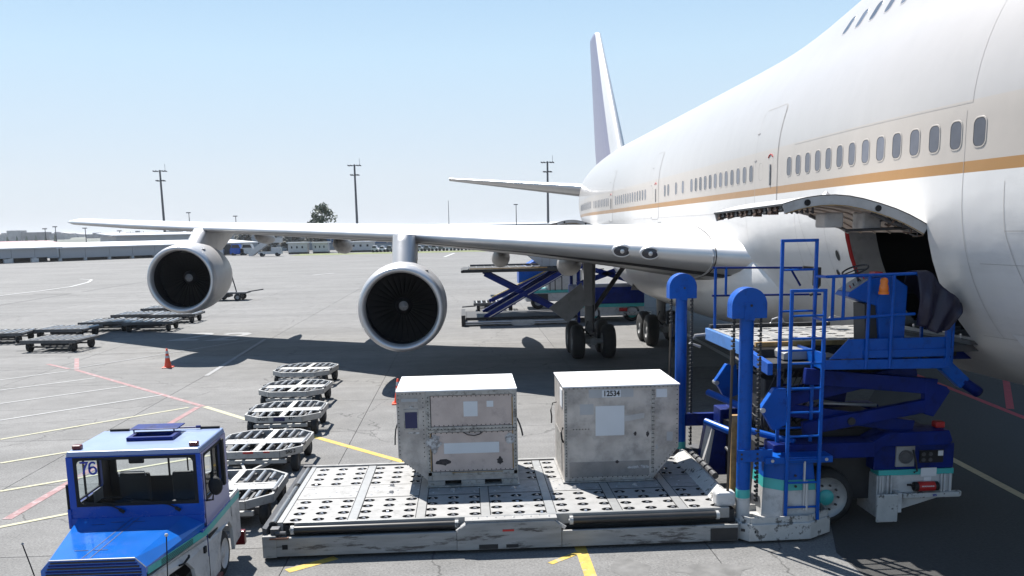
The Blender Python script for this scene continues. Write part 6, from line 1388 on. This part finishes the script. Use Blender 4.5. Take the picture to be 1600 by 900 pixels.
# mirrors
m = MB(); m.tube([(XR, YF + .10, 1.33), (XR + .10, YF + .06, 1.35), (XR + .12, YF + .08, 1.55)], .014, 6); a_ = m.build("mirror_arm", BLACK, TR)
m = MB(); m.revolve([(-.03, .001), (-.028, .09), (.01, .11), (.03, .10), (.032, .001)], (XR + .13, YF + .10, 1.52), (0, 1, 0), 16, False, (.85, 0, 0), (0, 0, 1.15)); m.build("side_mirror", BLACK, TR, smooth=True)
m = MB(); m.box(XL - .05, XL - .01, YF + .02, YF + .12, 1.25, 1.62); m.build("side_mirror", BLACK, TR, bevel=.015)
m = MB(); m.box(XL - .03, XL + .01, YF - .02, YF + .06, 1.05, 1.3); m.build("mirror_bracket", TBLUE, TR)
# corner marker rods
m = MB(); m.tube([(-3.52, 9.98, .5), (-3.47, 9.96, 1.34)], .007, 6); r_ = m.build("corner_rod", BLACK, TR)
m = MB(); m.revolve([(-.022, .001), (-.015, .016), (0, .022), (.015, .016), (.022, .001)], (-3.47, 9.96, 1.35), (0, 0, 1), 10, False, (1, 0, 0), (0, 1, 0)); m.build("rod_ball", WPAINT, r_, smooth=True)
m = MB(); m.tube([(-4.95, 10.0, .7), (-5.02, 9.98, 1.05), (-5.08, 9.98, 1.29)], .008, 6); r_ = m.build("corner_rod", BLACK, TR)
m = MB(); m.revolve([(-.018, .001), (0, .018), (.018, .001)], (-5.08, 9.98, 1.30), (0, 0, 1), 8, False, (1, 0, 0), (0, 1, 0)); m.build("rod_ball", DIRTYGREY, r_, smooth=True)

# ================================================================ CONTAINER DOLLIES
def make_dolly():
    t = thing("container_dolly", "x", "baggage dolly", (0, 0, 0)); W, L, c = .87, .98, .36; zt = .50
    oc = [(-W, -L + c), (-W + c, -L), (W - c, -L), (W, -L + c), (W, L - c), (W - c, L), (-W + c, L), (-W, L - c)]
    for i in range(8):
        a = oc[i]; b = oc[(i + 1) % 8]; m = MB(); m.bar((a[0], a[1], zt - .065), (b[0], b[1], zt - .065), .045, .14); m.build("frame_rail", GALV, t, bevel=.004)
    for x in (-.52, -.26, 0, .26, .52):
        m = MB(); m.box(x - .02, x + .02, -L + .03, L - .03, zt - .11, zt - .05); m.build("cross_member", DGALV, t)
    for y0, y1, mt in ((-.28, .02, STRIP), (.06, .12, STRIP)):
        m = MB(); m.box(-W + .03, W - .03, y0, y1, zt - .02, zt); m.build("deck_plank", WORN if y0 < 0 else GALV, t, bevel=.004)
    m = MB(); m.box(-.03, .09, -L + .03, L - .03, zt - .015, zt + .006); m.build("deck_plank", WORN, t)
    for yc, ln in ((-.62, .56), (.52, .66)):
        for x in (-.68, -.48, -.28, .24, .44, .64):
            l2 = ln * (.62 if abs(x) > .6 else 1); m = MB(); m.cyl((x, yc - l2 / 2, zt - .01), (x, yc + l2 / 2, zt - .01), .032, 10); m.build("deck_roller", STEEL, t, smooth=False)
    for x in (-.84, .84):
        m = MB(); m.cyl((x, -.4, zt + .01), (x, .4, zt + .01), .03, 8); m.build("side_roller", STEEL, t)
    m = MB(); m.box(-.42, .42, -.52, .52, zt - .22, zt - .12); m.build("turntable_frame", DARK, t)
    m = MB(); m.box(-.55, .55, -.80, .80, .16, .26); m.build("underbody", DARK, t)
    m = MB(); m.box(-.62, .62, -.95, -.87, .24, .31); m.build("tow_frame_bar", GALV, t)
    for x in (-.12, .12): m = MB(); m.bar((x * 2.6, -.78, .25), (x * .5, -1.45, .22), .05, .06); m.build("tow_arm", GALV, t)
    m = MB(); m.cyl((0, -1.42, .2), (0, -1.56, .2), .045, 10); m.build("tow_eye", DARK, t)
    m = MB(); m.box(-.05, .05, .75, 1.35, .20, .25); m.build("hitch_bar", DGALV, t)
    for y in (-.64, .62):
        m = MB(); m.cyl((-.72, y, .20), (.72, y, .20), .035, 8); m.build("axle", DGALV, t)
        m = MB(); m.box(-.66, .66, y - .04, y + .04, .22, .30); m.build("axle_beam", DGALV, t)
        for x in (-.74, .74): wheel_part(t, "wheel", (x, y, .20), .20, .14, (1, 0, 0), RUBBER, DGALV, .5)
    m = MB(); m.box(-.9, -.86, -.1, .1, zt - .02, zt + .05); m.build("stop_lever", DGALV, t); m = MB(); m.box(.86, .9, -.5, -.3, zt - .02, zt + .04); m.build("stop_lever", DGALV, t)
    return t
D0 = make_dolly(); CM = childmap_all()
spots = [(-4.40, 21.70, 0.0, "container dolly with letters and number 419 on its front rail, third from the far end"), (-5.10, 28.45, -.10, "farthest container dolly of the row, touching the wing shadow"), (-4.80, 25.05, -.05, "container dolly second from the far end of the row behind number 419"),
         (-4.22, 18.35, -.02, "container dolly behind the towing tractor roof with red end marks on its rail"), (-4.12, 15.0, .0, "nearest container dolly, beside the left edge of the roller platform")]
for i, (x, y, rz, lab) in enumerate(spots):
    d = D0 if i == 0 else copy_tree(D0, CM, (x, y, 0), rz, lab); d.location = (x, y, 0); d.rotation_euler = (0, 0, rz); d['label'] = lab; d['group'] = "container dollies in a row behind the tractor"
    if i == 0:
        text_mesh("rail_letters", "SAGTI", .09, INK, face_front(x - .38, y - 1.005, .45), D0, .003); text_mesh("rail_number", "419", .10, INK, face_front(x + .28, y - 1.005, .45), D0, .003)
        m = MB(); m.box(x - .14, x + .12, y - 1.012, y - 1.002, .40, .50); m.build("blue_mark", NAVY, D0)
    if i == 3:
        m = MB(); m.box(x - .2, x, y - 1.012, y - 1.002, .46, .50); m.build("red_mark", RED, d); m = MB(); m.box(x + .2, x + .32, y - 1.012, y - 1.002, .47, .50); m.build("red_mark", RED, d)
        text_mesh("rail_letters", "SAS 2", .09, INK, Matrix.Translation((x + .70, y - .86, .45)) @ Matrix.Rotation(radians(40), 4, 'Z') @ Matrix.Rotation(pi / 2, 4, 'X'), d, .003)
# pallet dollies parked in a slanting line at the left
def make_pallet():
    t = thing("pallet_dolly", "x", "baggage dolly", (0, 0, 0)); W, L = 1.2, .95; zt = .50
    for y in (-L, L): m = MB(); m.box(-W, W, y - .03, y + .03, zt - .12, zt + .02); m.build("frame_rail", DGALV, t, bevel=.004)
    for x in (-W, W): m = MB(); m.box(x - .03, x + .03, -L, L, zt - .10, zt); m.build("frame_rail", DGALV, t, bevel=.004)
    for y in (-.4, .4): m = MB(); m.box(-W + .04, W - .04, y - .05, y + .05, zt - .1, zt - .02); m.build("cross_member", DGALV, t)
    for k in range(8):
        x = -W + .16 + k * .297; m = MB(); m.cyl((x, -L + .06, zt - .01), (x, L - .06, zt - .01), .045, 8); m.build("deck_roller", STEEL if k % 2 else GALV, t)
    m = MB(); m.box(-.6, .6, -.5, .5, .2, .36); m.build("turntable_frame", DARK, t)
    for y in (-.7, .7):
        m = MB(); m.cyl((-.95, y, .21), (.95, y, .21), .045, 8); m.build("axle", DARK, t)
        for x in (-.95, .95): wheel_part(t, "wheel", (x, y, .22), .22, .17, (1, 0, 0), RUBBER, DARK, .5)
    m = MB(); m.bar((-1.1, -.2, .3), (-1.9, -.2, .25), .07, .07); m.build("tow_arm", DGALV, t)
    return t
P0_ = make_pallet(); CM = childmap_all()
for i, (x, y, rz, lab) in enumerate(((-17.35, 39.1, -.12, "front pallet dolly of the slanting line, with wheels facing the camera"), (-19.0, 43.7, -.10, "low pallet dolly just behind the front one of the slanting line"), (-18.25, 46.9, .0, "pallet dolly third along the slanting line, left half of the first close pair"), (-15.9, 46.3, .05, "pallet dolly at the wing shadow tip, right half of the first close pair"),
                                     (-18.2, 51.0, .0, "pallet dolly of the slanting line, left half of the second close pair"), (-15.9, 50.4, .0, "pallet dolly beside the outer engine, right half of the second close pair"), (-18.0, 55.0, .03, "farthest pallet dolly of the line, partly hidden by the outer engine"), (-21.4, 42.4, .08, "pallet dolly cut off by the left edge of the picture"))):
    d = P0_ if i == 0 else copy_tree(P0_, CM, (x, y, 0), rz, lab); d.location = (x, y, 0); d.rotation_euler = (0, 0, rz); d['label'] = lab; d['group'] = "pallet dollies in a slanting line"
# tow bar trailer behind outer engine
x, y = -16.9, 66.5
t = thing("equipment_trailer", "small dark trailer with an A-frame standing just behind the outer engine", "trailer", (x, y, 0))
m = MB(); m.box(x - 1.3, x + 1.1, y - .8, y + .8, .5, .62); m.build("deck", DGALV, t)
m = MB(); m.bar((x - .6, y, .62), (x - .15, y, 2.4), .07, .07); m.bar((x + .25, y, .62), (x - .15, y, 2.4), .07, .07); m.bar((x - .4, y, 1.4), (x + .1, y, 1.4), .05, .05); m.build("a_frame", DARK, t)
m = MB(); m.bar((x + 1.1, y, .6), (x + 2.2, y, .75), .08, .08); m.build("tow_arm", DGALV, t)
m = MB(); m.box(x - 1.0, x - .2, y - .7, y + .7, .25, .5); m.build("underframe", DARK, t)
for xx in (x - .9, x + .5):
    for yy in (y - .8, y + .8): wheel_part(t, "wheel", (xx, yy, .26), .26, .16, (0, 1, 0))
# cones
def cone(x, y, lab):
    t = thing("traffic_cone", lab, "traffic cone", (x, y, 0), "orange traffic cones")
    m = MB(); m.prism([(x - .18, y - .18), (x + .18, y - .18), (x + .18, y + .18), (x - .18, y + .18)], 0.004, .035, 'z'); m.build("base", ORANGE, t, bevel=.012)
    m = MB(); m.revolve([(.035, .135), (.06, .125), (.36, .075), (.70, .028), (.71, .001)], (x, y, 0), (0, 0, 1), 20, False, (1, 0, 0), (0, 1, 0)); m.build("cone_body", ORANGE, t, smooth=True)
    for z0, z1 in ((.36, .44), (.52, .62)):
        r = lambda z: .128 - (z - .06) * .156 + .003; m = MB(); m.revolve([(z0, r(z0)), (z1, r(z1))], (x, y, 0), (0, 0, 1), 20, False, (1, 0, 0), (0, 1, 0)); m.build("reflective_band", GREFL, t, smooth=True)
cone(-10.83, 32.75, "orange cone standing alone on the apron beside the outer engine shadow"); cone(-1.92, 24.5, "orange cone mostly hidden behind the left aluminium container")

# ================================================================ REAR LOADER under the wing
L2 = thing("cargo_loader", "raised scissor loader with crossed blue arms under the wing at the rear cargo door", "cargo loader", (3, 46, 0))
m = MB(); m.box(-.1, 5.6, 44.6, 48.0, 2.62, 2.78); m.build("raised_platform", DARK, L2, bevel=.02)
m = MB(); m.box(.25, 4.1, 44.55, 44.62, 2.79, 2.84); m.build("ochre_edge", OCHRE, L2)
m = MB(); m.box(.3, 5.6, 47.9, 48.05, 2.80, 2.90); m.build("platform_rail", DGALV, L2)
m = MB(); m.cyl((-.12, 44.6, 2.68), (-.12, 48, 2.68), .07, 8); m.build("end_roller", DARK, L2)
for i in range(12): m = MB(); m.cyl((.2 + i * .42, 44.7, 2.79), (.2 + i * .42, 47.9, 2.79), .04, 6); m.build("platform_roller", DGALV, L2)
for yy in (44.75, 47.6):
    m = MB(); m.bar((.95, yy, .35), (5.0, yy, 2.62), .16, .30); m.build("scissor_arm", DBLUE, L2)
    m = MB(); m.bar((.95, yy - .1, .28), (5.0, yy - .1, 2.50), .03, .04); m.build("arm_edge", STEEL, L2)
    m = MB(); m.bar((1.0, yy + .2, 2.55), (5.1, yy + .2, .4), .16, .26); m.build("scissor_arm", DBLUE, L2)
    m = MB(); m.cyl((3.0, yy - .15, 1.48), (3.0, yy + .35, 1.48), .12, 12); m.build("arm_pin", DBLUE, L2)
m = MB(); m.box(.0, 5.6, 44.6, 48, .28, .40); m.build("base_frame", DARK, L2)
m = MB(); m.box(-.2, 5.5, 44.3, 44.5, .02, .26); m.build("base_beam", BEAM, L2, bevel=.03)
for z in (.1, .2): m = MB(); m.cyl((-.1, 44.26, z), (5.4, 44.26, z), .035, 8); m.build("base_rail", STEEL, L2)
m = MB(); m.prism([(2.25, .05), (2.4, .0), (3.25, .0), (3.4, .05), (3.4, .22), (3.25, .27), (2.4, .27), (2.25, .22)], 44.16, 44.3); m.build("base_plate", WPAINT, L2)
m = MB(); m.box(-.22, -.02, 44.2, 48, .0, .55); m.build("base_end", DARK, L2)
m = MB(); m.box(5.6, 5.75, 44.7, 44.95, 0, 3.4); m.box(5.6, 5.75, 47.7, 47.9, 0, 3.4); m.build("column", DBLUE, L2)
m = MB(); m.box(5.6, 9.0, 44.8, 47.6, .3, .75); m.build("chassis", WPAINT, L2); m = MB(); m.box(5.6, 9.0, 44.75, 47.65, .75, .92); m.build("chassis_stripe", TURQ, L2)
m = MB(); m.box(5.5, 9.0, 44.7, 47.7, .92, 1.75); m.build("engine_cover", DBLUE, L2, bevel=.04)
m = MB(); m.bar((5.6, 44.8, 1.9), (8.8, 44.8, 3.0), .15, .25); m.bar((5.6, 44.8, 2.9), (8.8, 44.8, 1.9), .15, .25); m.build("bridge_scissor", DBLUE, L2)
m = MB(); m.box(5.8, 9.3, 45.0, 48.2, 2.95, 3.12); m.build("bridge_platform", DARK, L2)
for x in (5.8, 6.6, 7.4): m = MB(); m.cyl((x, 44.9, 3.1), (x, 44.9, 4.0), .03, 6); m.build("rail_post", DBLUE, L2)
for xx in (6.4, 8.4): wheel_part(L2, "wheel", (xx, 44.95, .45), .45, .3, (0, 1, 0), RUBBER, TURQ, .6)
m = MB(); m.cyl((7.7, 44.6, .62), (8.1, 44.6, .62), .09, 10); m.build("fire_extinguisher", RED, L2)
m = MB(); m.box(7.5, 9.3, 44.4, 44.7, .42, .5); m.build("rear_shelf", WORN, L2)
c3 = thing("air_cargo_container", "pale container on the raised rear loader seen below the wing", "cargo container", (4.4, 46.2, 2.83))
m = MB(); m.prism([(3.9, 2.84), (3.2, 3.4), (3.2, 4.4), (5.5, 4.4), (5.5, 2.84)], 45.4, 46.9); m.build("container_shell", mat("pale_container", (.45, .45, .46), .5, var=.08), c3)
m = MB()
for i in range(5): m.box(3.9 + i * .38, 3.93 + i * .38, 45.37, 45.4, 2.86, 4.38)
m.build("panel_ribs", ALUF, c3, stuff=True)
# second low vehicle behind it: conveyor truck with blue covered load
B2 = thing("conveyor_truck", "belt conveyor truck with white cab carrying blue covered bags behind the rear loader", "truck", (4.5, 54, 0))
m = MB(); m.box(3.6, 8.0, 53, 55.2, .45, .95); m.build("chassis", WPAINT, B2, bevel=.04)
m = MB(); m.box(3.6, 8.0, 52.98, 55.22, .95, 1.12); m.build("chassis_stripe", TURQ, B2)
for x in (3.9, 6.6): m = MB(); m.box(x, x + 1.0, 52.95, 53.0, .5, .9); m.build("vent_panel", DARK, B2); m2 = MB()
m = MB(); m.bar((1.6, 52.9, .7), (6.8, 52.9, 3.1), .12, .20); m.build("conveyor_side", LYEL, B2)
m = MB(); m.bar((1.4, 52.8, .55), (6.6, 52.8, 2.9), .14, .22); m.build("conveyor_beam", DBLUE, B2)
m = MB(); m.box(4.9, 6.9, 53, 55, 1.12, 2.3); m.build("cab_wall", WPAINT, B2, bevel=.04); m = MB(); m.prism([(3.2, 1.5), (3.2, 2.35), (4.3, 2.95), (5.3, 2.4), (5.3, 1.9)], 53.2, 55); m.build("load_cover", BLUE, B2, bevel=.03)
m = MB(); m.prism([(4.4, 2.4), (5.4, 3.1), (6.0, 2.95), (7.0, 2.5), (7.0, 2.2)], 54, 55.4); m.build("load_cover", BLUE, B2, bevel=.03)
for x in (5.0, 5.3, 5.7, 6.9, 7.3): m = MB(); m.cyl((x, 52.7, 1.1), (x, 52.7, 2.3 if x > 6 else 1.9), .03, 6); m.build("rail_post", DARK, B2)
m = MB(); m.cyl((5.0, 52.7, 1.9), (5.7, 52.7, 1.9), .03, 6); m.cyl((6.9, 52.7, 2.3), (8.2, 52.7, 2.3), .03, 6); m.build("handrail", DARK, B2)
for x in (4.3, 7.2): wheel_part(B2, "wheel", (x, 53.1, .42), .42, .3, (0, 1, 0))
dl = copy_tree(P0_, CM, (1.7, 53.0, 0), 0.0, "pallet dolly parked behind the crossed arms of the rear loader"); dl.location = (1.7, 53.0, .15)
dl.location.z = 0

# ================================================================ HAZE
hm = bpy.data.materials.new("haze_air"); hm.use_nodes = True; hn = hm.node_tree.nodes; hn.remove(hn["Principled BSDF"])
pv = hn.new("ShaderNodeVolumePrincipled"); pv.inputs["Color"].default_value = (0.92, 0.95, 1.0, 1); pv.inputs["Density"].default_value = 0.00012; pv.inputs["Anisotropy"].default_value = 0.2
hm.node_tree.links.new(pv.outputs[0], hn["Material Output"].inputs["Volume"])
m = MB(); m.box(-4100, 4100, -320, 6100, -1.5, 32); hz_ = m.build("haze", hm); hz_['kind'] = 'stuff'
